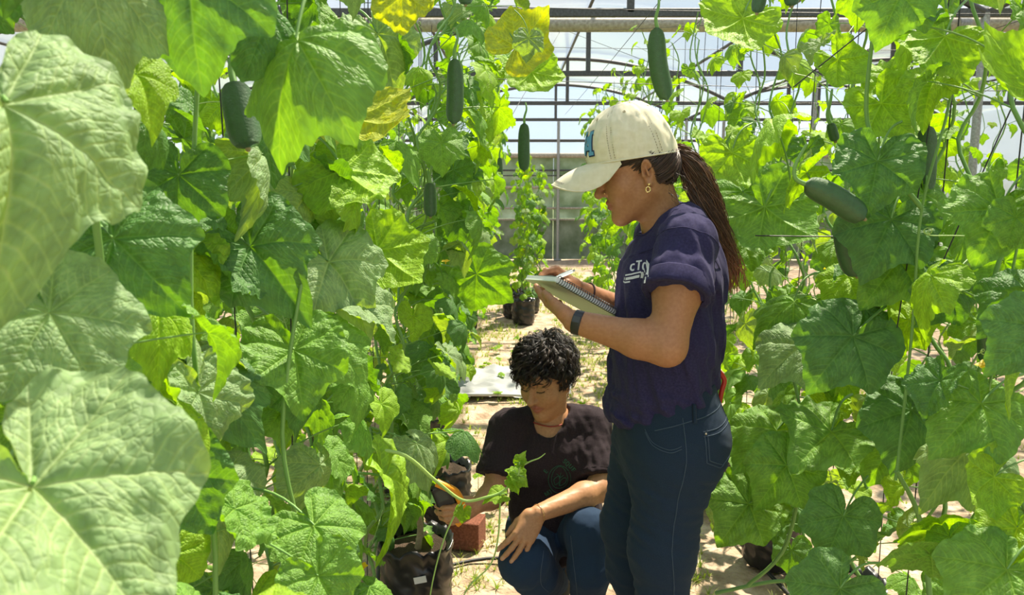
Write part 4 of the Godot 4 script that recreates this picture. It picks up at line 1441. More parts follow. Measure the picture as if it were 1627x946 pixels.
func build_cucumbers() -> void:
	tex.cucumber = grain(mat(lin(0.045, 0.115, 0.036), 0.48), tex.skin, tex.rough_bump, 6.0, 0.12)
	tex.cucumber_ripe = grain(mat(lin(0.72, 0.42, 0.03), 0.45), tex.skin, null, 6.0, 0.0)
	cucumber(Vector3(0.360, 1.882, -2.0), Vector3(0.391, 1.703, -2.0), 0.023, Vector3(-0.010, 0, 0), "long dark cucumber hanging above the cream cap")
	cucumber(Vector3(-0.151, 1.822, -2.1), Vector3(-0.156, 1.651, -2.1), 0.022, Vector3(0.004, 0, 0), "straight dark cucumber hanging at the edge of the dense row under a wire")
	cucumber(Vector3(0.047, 1.723, -3.0), Vector3(0.047, 1.541, -3.0), 0.022, Vector3(-0.002, 0, 0), "slim cucumber hanging alone over the path in front of the end wall")
	cucumber(Vector3(-0.067, 1.879, -3.6), Vector3(-0.067, 1.711, -3.6), 0.021, Vector3.ZERO, "cucumber hanging over the path behind the solitary slim one")
	cucumber(Vector3(-0.066, 1.631, -4.2), Vector3(-0.063, 1.508, -4.2), 0.014, Vector3.ZERO, "short thin cucumber hanging low over the path")
	cucumber(Vector3(-0.391, 1.640, -1.12), Vector3(-0.369, 1.546, -1.10), 0.0225, Vector3.ZERO, "thick cucumber half hidden under large dark leaves")
	cucumber(Vector3(0.561, 1.497, -1.5), Vector3(0.672, 1.430, -1.48), 0.0235, Vector3(0, 0.006, 0), "thick cucumber lying slanted among the leaves behind the standing person")
	cucumber(Vector3(0.683, 1.430, -1.6), Vector3(0.719, 1.305, -1.6), 0.024, Vector3(-0.006, 0, 0), "dark cucumber hanging just under the slanted one")
	cucumber(Vector3(0.869, 1.620, -1.66), Vector3(0.873, 1.470, -1.66), 0.024, Vector3.ZERO, "dark cucumber hanging behind a broad shaded leaf")
	cucumber(Vector3(0.601, 1.499, -2.2), Vector3(0.609, 1.350, -2.2), 0.021, Vector3(-0.004, 0, 0), "cucumber hanging beside the ponytail")
	cucumber(Vector3(0.724, 1.633, -1.8), Vector3(0.739, 1.592, -1.8), 0.010, Vector3.ZERO, "tiny young cucumber on a bent stalk")
	cucumber(Vector3(0.869, 1.225, -1.4), Vector3(0.877, 1.170, -1.4), 0.011, Vector3.ZERO, "small young cucumber among coiled tendrils")
	cucumber(Vector3(-0.111, 1.979, -1.9), Vector3(-0.109, 1.912, -1.9), 0.017, Vector3.ZERO, "short cucumber high in the dense row")
	cucumber(Vector3(-0.556, 1.252, -1.0), Vector3(-0.558, 1.196, -1.0), 0.021, Vector3.ZERO, "ripe yellow cucumber low among large pale leaves", true)
	cucumber(Vector3(-0.231, 1.499, -2.2), Vector3(-0.231, 1.402, -2.2), 0.018, Vector3.ZERO, "dark cucumber deep inside the dense row")
	cucumber(Vector3(0.809, 1.250, -1.7), Vector3(0.790, 1.180, -1.7), 0.016, Vector3.ZERO, "small dark cucumber above a flat spreading leaf")
	cucumber(Vector3(0.583, 1.930, -1.7), Vector3(0.589, 1.866, -1.7), 0.015, Vector3.ZERO, "cucumber tip hanging from the top wire")
	cucumber(Vector3(0.542, 1.940, -1.75), Vector3(0.531, 1.862, -1.75), 0.014, Vector3.ZERO, "curved small cucumber beside the top wire")

# ---------------------------------------------------------------- people
# head frame: x forward, y up, z to the person's own left side for a figure facing -x ; origin midway between the ears
func add_head(f: Field, x: Transform3D, skin: Color, lip: Color, neck: Vector3, neck_r: float) -> void:
	var b := x.basis
	f.tint = skin
	f.k = 0.02
	f.egg(x * Vector3(0.004, 0.048, 0), Vector3(0.086, 0.08, 0.072), b, 0.03)
	f.egg(x * Vector3(0.042, -0.012, 0), Vector3(0.05, 0.082, 0.058), b, 0.03)
	f.egg(x * Vector3(0.068, -0.05, 0), Vector3(0.0245, 0.032, 0.034), b, 0.02)
	for s in [-1.0, 1.0]:
		f.cone(x * Vector3(0.0, -0.04, s * 0.048), x * Vector3(0.07, -0.088, s * 0.014), 0.02, 0.016, 0.025)
		f.ball(x * Vector3(0.058, -0.018, s * 0.034), 0.028, 0.025)
		f.cone(x * Vector3(0.082, 0.041, s * 0.012), x * Vector3(0.064, 0.04, s * 0.047), 0.011, 0.011, 0.015)
	f.ball(x * Vector3(0.080, -0.088, 0), 0.0175, 0.016)
	for s in [-1.0, 1.0]:
		var e := f.ball(x * Vector3(0.099, 0.023, s * 0.031), 0.0145, 0.016)
		e.sub = true
	for s in [-1.0, 1.0]:
		f.egg(x * Vector3(0.0735, 0.019, s * 0.0315), Vector3(0.0135, 0.0115, 0.0155), b, 0.006)
	f.cone(x * Vector3(0.084, 0.032, 0), x * Vector3(0.110, -0.017, 0), 0.007, 0.0104, 0.011)
	f.ball(x * Vector3(0.113, -0.0185, 0), 0.0098, 0.006)
	for s in [-1.0, 1.0]:
		f.egg(x * Vector3(0.097, -0.022, s * 0.0115), Vector3(0.0105, 0.0075, 0.0065), b, 0.006)
		var nostril := f.ball(x * Vector3(0.1, -0.0295, s * 0.0065), 0.003, 0.003)
		nostril.sub = true
	f.tint = lip
	for s in [-1.0, 1.0]:
		f.cone(x * Vector3(0.0965, -0.0445, s * 0.004), x * Vector3(0.083, -0.05, s * 0.023), 0.0058, 0.0022, 0.004)
		f.cone(x * Vector3(0.0945, -0.0562, s * 0.004), x * Vector3(0.083, -0.051, s * 0.021), 0.0066, 0.0022, 0.004)
		var slit := f.cone(x * Vector3(0.1025, -0.0502, 0), x * Vector3(0.087, -0.0505, s * 0.024), 0.0016, 0.001, 0.003)
		slit.sub = true
	f.tint = skin
	for s in [-1.0, 1.0]:
		var eb := b * Basis.from_euler(Vector3(s * 0.25, s * -0.35, -0.15))
		f.egg(x * Vector3(-0.006, 0.002, s * 0.074), Vector3(0.0175, 0.031, 0.0075), eb, 0.008)
		f.ball(x * Vector3(0.0, -0.027, s * 0.072), 0.0075, 0.006)
		var hole := f.egg(x * Vector3(-0.003, 0.004, s * 0.0815), Vector3(0.0105, 0.021, 0.0085), eb, 0.004)
		hole.sub = true
		f.cone(x * Vector3(-0.002, 0.016, s * 0.078), x * Vector3(-0.004, -0.008, s * 0.078), 0.003, 0.003, 0.004)
		f.ball(x * Vector3(0.008, -0.004, s * 0.075), 0.0045, 0.005)
	f.cone(x * Vector3(-0.018, -0.03, 0), neck, neck_r * 0.96, neck_r, 0.035)

# palm, four fingers and a thumb; fwd towards the fingers, pal where the palm faces, thumb_dir to the thumb's side
func add_hand(f: Field, wrist: Vector3, fwd: Vector3, pal: Vector3, thumb_dir: Vector3, size: float, curls: Array, spread: float, thumb: Array, nail: Color) -> Array:
	var x := fwd.normalized()
	var nn := (pal - x * pal.dot(x)).normalized()
	var t := x.cross(nn)
	if t.dot(thumb_dir) < 0.0:
		t = -t
	var skin := f.tint
	var tips := []
	var across := [0.027, 0.0095, -0.0085, -0.025]
	var reach := [0.084, 0.087, 0.083, 0.075]
	var long := [0.072, 0.08, 0.075, 0.058]
	f.egg(wrist + (x * 0.045 + t * 0.002) * size, Vector3(0.048, 0.012, 0.036) * size, Basis(x, nn, t), 0.012)
	for i in 4:
		var kn: Vector3 = wrist + (x * reach[i] + t * across[i] - nn * 0.003) * size
		f.cone(wrist + (x * 0.015 + t * across[i] * 0.6) * size, kn, 0.013 * size, 0.0105 * size, 0.01)
		var dirn: Vector3 = (x + t * spread * across[i] / 0.027).normalized()
		var p := kn
		var turn := 0.0
		var r := (0.0095 if i < 3 else 0.0082) * size
		for j in 3:
			turn += curls[i][j]
			var seg: float = long[i] * [0.46, 0.29, 0.25][j] * size
			var d := dirn * cos(turn) + nn * sin(turn)
			f.cone(p, p + d * seg, r, r * 0.9, 0.004)
			p += d * seg
			r *= 0.9
			if j == 2:
				f.tint = nail
				f.egg(p - d * 0.004 * size + (dirn * sin(turn) - nn * cos(turn)) * r * 0.62, Vector3(0.006, 0.0028, 0.0052) * size, Basis(d, d.cross(t), t), 0.002)
				f.tint = skin
		tips.append(p)
	var q := wrist + (x * 0.018 + t * 0.022 + nn * 0.004) * size
	f.cone(wrist + x * 0.008 * size, q, 0.014 * size, 0.014 * size, 0.012)
	var td: Vector3 = (x * thumb[0] + t * thumb[1] + nn * thumb[2]).normalized()
	f.cone(q, q + td * 0.036 * size, 0.0135 * size, 0.0105 * size, 0.012)
	q += td * 0.036 * size
	var te: Vector3 = (x * thumb[3] + t * thumb[4] + nn * thumb[5]).normalized()
	f.cone(q, q + te * 0.028 * size, 0.0102 * size, 0.0095 * size, 0.005)
	q += te * 0.028 * size
	f.cone(q, q + te * 0.02 * size, 0.0095 * size, 0.0078 * size, 0.004)
	tips.append(q + te * 0.02 * size)
	return tips

func cloth_mat(c: Color, weave: Texture2D, fade: Texture2D, scale: float, bump: float, rough := 0.92) -> StandardMaterial3D:
	var m := mat(c, rough)
	m.metallic_specular = 0.25
	grain(m, fade, weave, scale, bump)
	m.rim_enabled = true
	m.rim = 0.35
	m.rim_tint = 0.6
	return m

# a line laid on a body's surface: points pushed onto the field along dir
func on_field(f: Field, pts: PackedVector3Array, dir: Vector3, lift: float) -> PackedVector3Array:
	var out := PackedVector3Array()
	for p in pts:
		var q := f.cast(p, dir)
		if absf(f.at(q)) < 0.002:
			out.append(q - dir * lift)
	return out

# flat print: every point of a mesh in the u-v plane laid on the cloth
func print_on(f: Field, src: Mesh, o: Vector3, u: Vector3, v: Vector3, dir: Vector3, lift: float, scale: float) -> Surf:
	var s := Surf.new()
	var arr := src.surface_get_arrays(0)
	var pts: PackedVector3Array = arr[Mesh.ARRAY_VERTEX]
	var ind = arr[Mesh.ARRAY_INDEX]
	for p in pts:
		var q := f.cast(o + (u * p.x + v * p.y) * scale - dir * 0.06, dir)
		s.put(q - dir * lift, -dir)
	if ind == null:
		for i in pts.size():
			s.t.append(i)
	else:
		s.t.append_array(ind)
	face(s)
	return s

# turn triangles so that they face along their normals
func face(s: Surf) -> void:
	for i in range(0, s.t.size(), 3):
		var a := s.v[s.t[i]]
		if (s.v[s.t[i + 2]] - a).cross(s.v[s.t[i + 1]] - a).dot(s.n[s.t[i]]) < 0.0:
			var k := s.t[i + 1]
			s.t[i + 1] = s.t[i + 2]
			s.t[i + 2] = k

func text_mesh(words: String, size: int, face := "Droid Sans", bold := false) -> TextMesh:
	var t := TextMesh.new()
	t.text = words
	t.font_size = size
	t.pixel_size = 0.01
	t.depth = 0.0
	var sf := SystemFont.new()
	sf.font_names = PackedStringArray([face])
	if bold:
		sf.font_weight = 700
	t.font = sf
	return t

func curl_lock(s: Surf, start: Vector3, out: Vector3, fall: Vector3, long: float, curl: float, turns: float, phase: float, r: float, segs := 11) -> void:
	var pts := PackedVector3Array()
	var a := out.cross(fall).normalized()
	if a.length() < 0.5:
		a = Vector3.RIGHT
	var p := start
	for i in segs:
		var t := float(i) / (segs - 1)
		var d := out.lerp(fall, smoothstep(0.0, 0.7, t)).normalized()
		p += d * long / segs
		var bn := d.cross(a).normalized()
		var g := curl * minf(1.0, t * 2.5)
		pts.append(p + (a * cos(phase + t * turns * TAU) + bn * sin(phase + t * turns * TAU)) * g)
	var rs := PackedFloat32Array()
	for i in segs:
		var t := float(i) / (segs - 1)
		rs.append(r * (1.0 - 0.75 * t * t))
	s.tube(pts, rs, 4, false, 0.55)

func build_standing_person() -> void:
	var base := Vector3(0.40, 0, -1.9)
	var who := thing("person", "standing person in cream cap, navy T-shirt and dark jeans writing in a notebook", "person", base)
	var Z := -1.9
	var skin := Color(0.40, 0.195, 0.095)
	var fw := Vector3(-0.951, -0.309, 0.0)
	var head := Transform3D(Basis(fw, Vector3(-0.309, 0.951, 0), Vector3(0, 0, 1)), Vector3(0.312, 1.521, Z))
	# skin: one continuous body
	var s := Surf.new()
	var f := Field.new()
	f.tint = skin
	f.k = 0.035
	f.cone(Vector3(0.40, 1.30, Z), Vector3(0.39, 1.0, Z), 0.085, 0.09, 0.04, Vector3(0, 0, 1), 0.8)
	f.cone(Vector3(0.40, 1.36, Z + 0.12), Vector3(0.40, 1.36, Z - 0.12), 0.045, 0.045)
	f.cone(Vector3(0.365, 1.405, Z), Vector3(0.395, 1.35, Z), 0.052, 0.07)
	f.cone(Vector3(0.39, 0.93, Z), Vector3(0.39, 0.84, Z), 0.095, 0.095, 0.04, Vector3(0, 0, 1), 0.8)
	f.cone(Vector3(0.385, 0.84, Z + 0.08), Vector3(0.375, 0.47, Z + 0.10), 0.08, 0.05)
	f.cone(Vector3(0.375, 0.47, Z + 0.10), Vector3(0.42, 0.07, Z + 0.10), 0.05, 0.036)
	f.cone(Vector3(0.37, 0.84, Z - 0.08), Vector3(0.318, 0.52, Z - 0.09), 0.08, 0.05)
	f.cone(Vector3(0.318, 0.52, Z - 0.09), Vector3(0.41, 0.07, Z - 0.1), 0.05, 0.036)
	# near arm
	var sh := Vector3(0.392, 1.355, -1.745)
	var el := Vector3(0.340, 1.142, -1.662)
	var wr := Vector3(0.140, 1.186, -1.735)
	f.cone(sh, sh.lerp(el, 0.4), 0.056, 0.053, 0.03)
	f.cone(sh.lerp(el, 0.4), el, 0.053, 0.040, 0.03)
	f.cone(el, el.lerp(wr, 0.3), 0.040, 0.0415, 0.025)
	f.cone(el.lerp(wr, 0.3), wr, 0.0415, 0.0265, 0.02)
	# far arm
	var sh2 := Vector3(0.392, 1.355, -2.055)
	var el2 := Vector3(0.345, 1.128, -2.09)
	var wr2 := Vector3(0.168, 1.225, -1.985)
	f.cone(sh2, el2, 0.052, 0.040, 0.03)
	f.cone(el2, el2.lerp(wr2, 0.3), 0.039, 0.040, 0.025)
	f.cone(el2.lerp(wr2, 0.3), wr2, 0.040, 0.025, 0.02)
	f.onto(s, 0.0095)
	# head
	var fh := Field.new()
	add_head(fh, head, skin, Color(0.33, 0.125, 0.085), Vector3(0.372, 1.395, Z), 0.051)
	fh.onto(s, 0.0029, 0.0015)
	# hands
	var nb_a := Vector3(0.103, 1.270, -1.800)
	var nb_u := (Vector3(0.3165, 1.141, -1.90) - nb_a).normalized()
	var nb_v := Vector3(-0.071, -0.010, -0.13)
	nb_v = (nb_v - nb_u * nb_v.dot(nb_u)).normalized()
	var nb_n := nb_u.cross(nb_v)
	if nb_n.y < 0.0:
		nb_n = -nb_n
	var fl := Field.new()
	fl.tint = skin
	fl.k = 0.012
	var nail := skin.lerp(Color(0.8, 0.5, 0.42), 0.5)
	fl.cone(el.lerp(wr, 0.72), wr, 0.031, 0.0255, 0.02, nb_n, 1.12)
	var ld := (nb_a + nb_u * 0.03 + nb_v * 0.10 - nb_n * 0.021) - wr
	add_hand(fl, wr, ld, nb_n, Vector3(-0.2, 0.3, 1), 1.02, [[0.12, 0.08, 0.05], [0.05, 0.05, 0.05], [0.05, 0.1, 0.05], [0.1, 0.1, 0.1]], 0.12, [0.85, 0.38, 0.12, 0.98, 0.1, 0.05], nail)
	var fr := Field.new()
	fr.tint = skin
	fr.k = 0.012
	fr.cone(el2.lerp(wr2, 0.72), wr2, 0.029, 0.024, 0.02, Vector3.UP, 1.1)
	var rtips := add_hand(fr, wr2, Vector3(-0.078, 0.052, 0.012), Vector3(-0.25, -0.8, 0.45), Vector3(0, 0.2, 1), 0.95, [[0.75, 0.75, 0.35], [0.95, 0.95, 0.4], [1.05, 1.1, 0.5], [1.1, 1.15, 0.5]], 0.05, [0.75, 0.4, 0.5, 0.9, 0.0, 0.45], nail)
	fl.onto(s, 0.0028, 0.0015)
	fr.onto(s, 0.0028, 0.0015)
	var skin_m := mat(Color.WHITE, 0.48)
	skin_m.vertex_color_use_as_albedo = true
	skin_m.metallic_specular = 0.4
	grain(skin_m, tex.skin, tex.skin_bump, 9.0, 0.03)
	var body := obj("body", s.mesh(), skin_m, who, -base)
	tag(body, "brown skin of face, neck and bare arms")
	# eyebrow, lash, nose stud, earrings
	var dark := mat(lin(0.012, 0.008, 0.006), 0.6)
	for sd in [-1.0, 1.0]:
		var e := Surf.new()
		var pts := path([head * Vector3(0.12, 0.042, sd * 0.014), head * Vector3(0.12, 0.049, sd * 0.030), head * Vector3(0.11, 0.044, sd * 0.047)], 5)
		pts = on_field(fh, pts, -head.basis.x, 0.0005)
		e.tube(pts, PackedFloat32Array([0.0022, 0.003, 0.003, 0.003, 0.0028, 0.0025, 0.0022, 0.002, 0.0017, 0.0013, 0.0008]), 5)
		obj("eyebrow", e.mesh(), dark, body)
		e = Surf.new()
		pts = path([head * Vector3(0.12, 0.011, sd * 0.019), head * Vector3(0.12, 0.0085, sd * 0.031), head * Vector3(0.11, 0.013, sd * 0.044)], 5)
		pts = on_field(fh, pts, -head.basis.x, 0.0012)
		e.tube(pts, PackedFloat32Array([0.0011]), 5)
		for i in pts.size():
			e.bar(pts[i], pts[i] + head.basis * Vector3(0.004, -0.004, sd * 0.001), 0.0003, 3)
		obj("eyelash", e.mesh(), dark, body)
	var gold := mat(lin(0.85, 0.62, 0.28), 0.25, 1.0)
	var g := Surf.new()
	ball_on(g, fh.cast(head * Vector3(0.099, -0.019, 0.06), -head.basis.z), 0.0019)
	obj("nose_stud", g.mesh(), gold, who, -base)
	g = Surf.new()
	var lobe := head * Vector3(0.002, -0.0275, 0.0815)
	ball_on(g, lobe, 0.0034)
	var hoop := PackedVector3Array()
	for i in 13:
		var a := TAU * i / 12.0
		hoop.append(lobe + Vector3(sin(a) * 0.005 - 0.002, -0.0115 + cos(a) * 0.0062, 0.001))
	g.tube(hoop, PackedFloat32Array([0.0017]), 6)
	for i in 6:
		ball_on(g, hoop[i * 2], 0.0022)
	obj("earring", g.mesh(), gold, who, -base)
	# shirt
	var sf := Field.new()
	sf.k = 0.04
	var zz := Vector3(0, 0, 1)
	sf.cone(Vector3(0.408, 1.375, Z), Vector3(0.398, 1.28, Z), 0.078, 0.120, 0.04, zz, 0.80)
	sf.cone(Vector3(0.398, 1.28, Z), Vector3(0.386, 1.12, Z), 0.120, 0.130, 0.04, zz, 0.84)
	sf.cone(Vector3(0.386, 1.12, Z), Vector3(0.380, 0.995, Z), 0.130, 0.132, 0.04, zz, 0.86)
	sf.cone(Vector3(0.345, 1.00, Z), Vector3(0.318, 0.935, Z), 0.09, 0.078, 0.04, zz, 0.75)
	sf.cone(Vector3(0.335, 0.965, Z + 0.05), Vector3(0.315, 0.915, Z + 0.05), 0.058, 0.04, 0.03)
	sf.cone(Vector3(0.35, 1.24, Z + 0.07), Vector3(0.36, 1.23, Z + 0.075), 0.068, 0.06, 0.05)
	sf.cone(Vector3(0.35, 1.24, Z - 0.07), Vector3(0.36, 1.23, Z - 0.075), 0.068, 0.06, 0.05)
	for e in [-1.0, 1.0]:
		sf.cone(Vector3(0.402, 1.405, Z + e * 0.04), Vector3(0.398, 1.366, Z + e * 0.150), 0.044, 0.058, 0.035)
	var cf := Vector3(0.362, 1.262, -1.682)
	var axis := (cf - sh).normalized()
	sf.cone(sh + Vector3(0.002, 0.006, 0), cf, 0.063, 0.068, 0.03, Vector3(0.8, 0.25, 0.0), 0.94).flat = true
	sf.cone(cf - axis * 0.03, cf + axis * 0.004, 0.0735, 0.0740, 0.003, Vector3(0.8, 0.25, 0.0), 0.94).flat = true
	var cf2 := Vector3(0.366, 1.255, -2.085)
	sf.cone(sh2 + Vector3(0.002, 0.006, 0), cf2, 0.063, 0.066, 0.03).flat = true
	var neck_cut := sf.cone(Vector3(0.369, 1.372, Z), Vector3(0.352, 1.52, Z), 0.050, 0.075, 0.012)
	neck_cut.sub = true
	var neck_front := sf.ball(Vector3(0.328, 1.425, Z), 0.045, 0.012)
	neck_front.sub = true
	sf.clips = [[Vector3(0.40, 0.945, Z), Vector3(-0.12, -1.0, 0).normalized()]]
	sf.clips = [[Vector3(0.505, 0.985, Z), Vector3(0.36, -0.93, 0)]]
	var wn := FastNoiseLite.new()
	wn.seed = 5
	wn.frequency = 1.0
	wn.fractal_octaves = 2
	sf.wrinkle = func(p: Vector3) -> float:
		var low := smoothstep(1.36, 1.2, p.y)
		var q := p.x + p.y * 0.28
		var a := wn.get_noise_3d(q * 26.0, p.y * 4.0, p.z * 20.0)
		var b := wn.get_noise_3d(p.x * 9.0 + 7.0, p.y * 34.0 + p.x * 14.0, p.z * 9.0) * smoothstep(1.06, 0.97, p.y)
		return a * (0.006 + 0.006 * low) + b * 0.008
	var ss := Surf.new()
	sf.onto(ss, 0.0055)
	var navy := cloth_mat(lin(0.040, 0.036, 0.095), tex.weave, tex.cloth_fade, 14.0, 0.05)
	var shirt := obj("t_shirt", ss.mesh(), navy, who, -base)
	tag(shirt, "navy T-shirt with rolled sleeves")
	var cuff := Surf.new()
	var cuff_pts := PackedVector3Array()
	var k1 := axis.cross(Vector3.UP).normalized()
	var k2 := axis.cross(k1)
	for q in [[-0.031, 0.0655], [-0.030, 0.0735], [-0.026, 0.0765], [-0.010, 0.0775], [0.004, 0.0775], [0.009, 0.0755], [0.011, 0.071], [0.008, 0.062]]:
		for i in 44:
			var a := TAU * i / 44.0
			var wv := wn.get_noise_3d(cos(a) * 3.0, q[0] * 30.0, sin(a) * 3.0) * 0.0035
			cuff_pts.append(cf + axis * (q[0] + wv) + (k1 * cos(a) + k2 * sin(a)) * (q[1] + wv))
	cuff.grid(cuff_pts, 44, true)
	obj("rolled_cuff", cuff.mesh(), navy, shirt)
	var seam := Surf.new()
	var ring := PackedVector3Array()
	var nb1 := axis.cross(Vector3.UP).normalized()
	var nb2 := axis.cross(nb1)
	for i in 33:
		var a := TAU * i / 32.0
		var o := sh - axis * 0.004 + (nb1 * cos(a) + nb2 * sin(a)) * 0.12
		ring.append(sf.cast(o, (sh - axis * 0.004 - o).normalized()))
	seam.tube(ring, PackedFloat32Array([0.0012]), 5)
	var nr := PackedVector3Array()
	for i in 41:
		var a := TAU * i / 40.0
		var o := Vector3(0.364, 1.415, Z) + Vector3(0.057 * cos(a), 0.30 * 0.057 * cos(a) * 1.5, 0.057 * sin(a))
		nr.append(sf.cast(o + Vector3(0, 0.05, 0), Vector3(0, -1, 0)))
	seam.tube(nr, PackedFloat32Array([0.0032]), 6)
	obj("seam", seam.mesh(), navy, shirt)
	# chest print
	var white := mat(lin(0.72, 0.74, 0.78), 0.8)
	var pu := Vector3(0.86, 0.22, 0.45).normalized()
	var pv := Vector3(0.10, 0.99, 0.0)
	var po := Vector3(0.291, 1.306, -1.76)
	var pd := Vector3(0.15, 0.0, -1.0).normalized()
	obj("lettering", print_on(sf, text_mesh("cTd", 16, "Droid Sans", true), po, pu, pv, pd, 0.0011, 0.18).mesh(), white, shirt)
	for strip in [[-0.032, 0.028, -0.013, -0.0165], [-0.034, 0.004, -0.0205, -0.027], [-0.038, -0.018, -0.030, -0.034], [0.007, 0.0165, -0.015, -0.029]]:
		var q := PlaneMesh.new()
		var st := Surf.new()
		var cols := 9
		for r in 3:
			for i in cols:
				var xx := lerpf(strip[0], strip[1], float(i) / (cols - 1))
				var yy := lerpf(strip[2], strip[3], r / 2.0) + xx * 0.12
				st.put(sf.cast(po + pu * xx + pv * yy - pd * 0.06, pd) - pd * 0.0011, -pd)
		for r in 2:
			for i in cols - 1:
				st.quad(r * cols + i, r * cols + i + 1, (r + 1) * cols + i + 1, (r + 1) * cols + i)
		face(st)
		obj("print", st.mesh(), white, shirt)
	# jeans
	var jf := Field.new()
	jf.k = 0.045
	jf.cone(Vector3(0.398, 1.01, Z), Vector3(0.402, 0.90, Z), 0.112, 0.122, 0.04, zz, 0.80)
	jf.cone(Vector3(0.395, 0.90, Z), Vector3(0.380, 0.82, Z), 0.118, 0.105, 0.04, zz, 0.78)
	jf.cone(Vector3(0.442, 0.875, Z + 0.075), Vector3(0.438, 0.85, Z + 0.075), 0.091, 0.091)
	jf.cone(Vector3(0.442, 0.875, Z - 0.075), Vector3(0.438, 0.85, Z - 0.075), 0.091, 0.091)
	jf.cone(Vector3(0.395, 0.83, Z + 0.085), Vector3(0.372, 0.60, Z + 0.095), 0.102, 0.077, 0.05)
	jf.cone(Vector3(0.372, 0.60, Z + 0.095), Vector3(0.376, 0.42, Z + 0.10), 0.077, 0.060)
	jf.cone(Vector3(0.376, 0.42, Z + 0.10), Vector3(0.425, 0.09, Z + 0.10), 0.060, 0.046)
	jf.cone(Vector3(0.365, 0.83, Z - 0.085), Vector3(0.325, 0.58, Z - 0.09), 0.098, 0.076, 0.035)
	jf.cone(Vector3(0.325, 0.58, Z - 0.09), Vector3(0.328, 0.46, Z - 0.09), 0.076, 0.062)
	jf.cone(Vector3(0.328, 0.46, Z - 0.09), Vector3(0.41, 0.09, Z - 0.1), 0.062, 0.046)
	jf.clips = [[Vector3(0.40, 0.995, Z), Vector3(-0.25, 0.97, 0)]]
	var jn := FastNoiseLite.new()
	jn.seed = 9
	jn.frequency = 1.0
	jn.fractal_octaves = 2
	jf.wrinkle = func(p: Vector3) -> float:
		var knee := smoothstep(0.30, 0.0, absf(p.y - 0.72)) + smoothstep(0.14, 0.0, absf(p.y - 0.44))
		return jn.get_noise_3d(p.x * 10.0, p.y * 42.0 + p.x * 16.0, p.z * 8.0) * 0.006 * knee
	var js := Surf.new()
	jf.onto(js, 0.006)
	var denim := cloth_mat(lin(0.028, 0.047, 0.076), tex.twill, tex.denim, 11.0, 0.05)
	var jeans := obj("jeans", js.mesh(), denim, who, -base)
	tag(jeans, "dark blue denim jeans")
	var thread := mat(lin(0.042, 0.066, 0.10), 0.9)
	var st2 := Surf.new()
	var zd := Vector3(0, 0, -1)
	# back pocket, front pocket curve, side seam, waistband seam
	var pocket := [Vector3(0.447, 0.925, -1.6), Vector3(0.452, 0.855, -1.6), Vector3(0.490, 0.835, -1.6), Vector3(0.520, 0.850, -1.6)]
	for off in [0.0, 0.007]:
		var pl := PackedVector3Array()
		for i in 3:
			for k in 6:
				pl.append((pocket[i] as Vector3).lerp(pocket[i + 1], k / 6.0) + Vector3(off, off * 0.7, 0))
		st2.tube(on_field(jf, pl, zd, 0.0006), PackedFloat32Array([0.0011]), 4)
	for off in [0.0, 0.010]:
		st2.tube(on_field(jf, path([Vector3(0.445, 0.925 - off, -1.6), Vector3(0.485, 0.928 - off, -1.6), Vector3(0.522, 0.938 - off, -1.6)], 6), zd, 0.0006), PackedFloat32Array([0.0011]), 4)
	for off in [0.0, 0.006]:
		st2.tube(on_field(jf, path([Vector3(0.315, 0.920 - off, -1.6), Vector3(0.330, 0.895 - off, -1.6), Vector3(0.365, 0.885 - off, -1.6), Vector3(0.392, 0.895 - off, -1.6)], 6), zd, 0.0006), PackedFloat32Array([0.0011]), 4)
	st2.tube(on_field(jf, path([Vector3(0.398, 0.955, -1.6), Vector3(0.402, 0.86, -1.6), Vector3(0.388, 0.76, -1.6), Vector3(0.378, 0.64, -1.6), Vector3(0.388, 0.54, -1.6), Vector3(0.392, 0.45, -1.6)], 8), zd, 0.0006), PackedFloat32Array([0.0011]), 4)
	st2.tube(on_field(jf, path([Vector3(0.335, 0.922, -1.6), Vector3(0.40, 0.944, -1.6), Vector3(0.46, 0.957, -1.6), Vector3(0.51, 0.968, -1.6)], 8), zd, 0.0006), PackedFloat32Array([0.0013]), 4)
	obj("stitching", st2.mesh(), thread, jeans)
	var loop := Surf.new()
	loop.tube(on_field(jf, path([Vector3(0.425, 0.945, -1.6), Vector3(0.427, 0.985, -1.6)], 4), zd, 0.003), PackedFloat32Array([0.005]), 6, true, 0.5)
	obj("belt_loop", loop.mesh(), denim, jeans)
	var rivet := Surf.new()
	ball_on(rivet, jf.cast(Vector3(0.451, 0.920, -1.6), zd), 0.003)
	obj("rivet", rivet.mesh(), mat(lin(0.6, 0.5, 0.4), 0.3, 1.0), jeans)
	# shoes
	for e in [[0.40, Z + 0.10], [0.39, Z - 0.1]]:
		var shf := Field.new()
		shf.k = 0.03
		shf.cone(Vector3(e[0] + 0.045, 0.042, e[1]), Vector3(e[0] - 0.10, 0.036, e[1]), 0.04, 0.034)
		shf.cone(Vector3(e[0] + 0.02, 0.05, e[1]), Vector3(e[0] + 0.02, 0.10, e[1]), 0.042, 0.044)
		shf.clips = [[Vector3(0, 0.004, 0), Vector3(0, -1, 0)]]
		var sm := Surf.new()
		shf.onto(sm, 0.008)
		obj("shoe", sm.mesh(), mat(lin(0.05, 0.05, 0.055), 0.7), who, -base)
	# wristwatch
	var ax2 := (wr - el).normalized()
	var wc := wr - ax2 * 0.012
	var band := Surf.new()
	var w1 := ax2.cross(nb_n).normalized()
	var w2 := ax2.cross(w1)
	var rows := PackedVector3Array()
	for e in [-0.0105, -0.009, 0.009, 0.0105]:
		for i in 28:
			var a := TAU * i / 28.0
			var rr := 0.0305 if absf(e) < 0.01 else 0.028
			rows.append(wc + ax2 * e + (w1 * cos(a) * 1.02 + w2 * sin(a) * 0.93) * rr)
	band.grid(rows, 28, true)
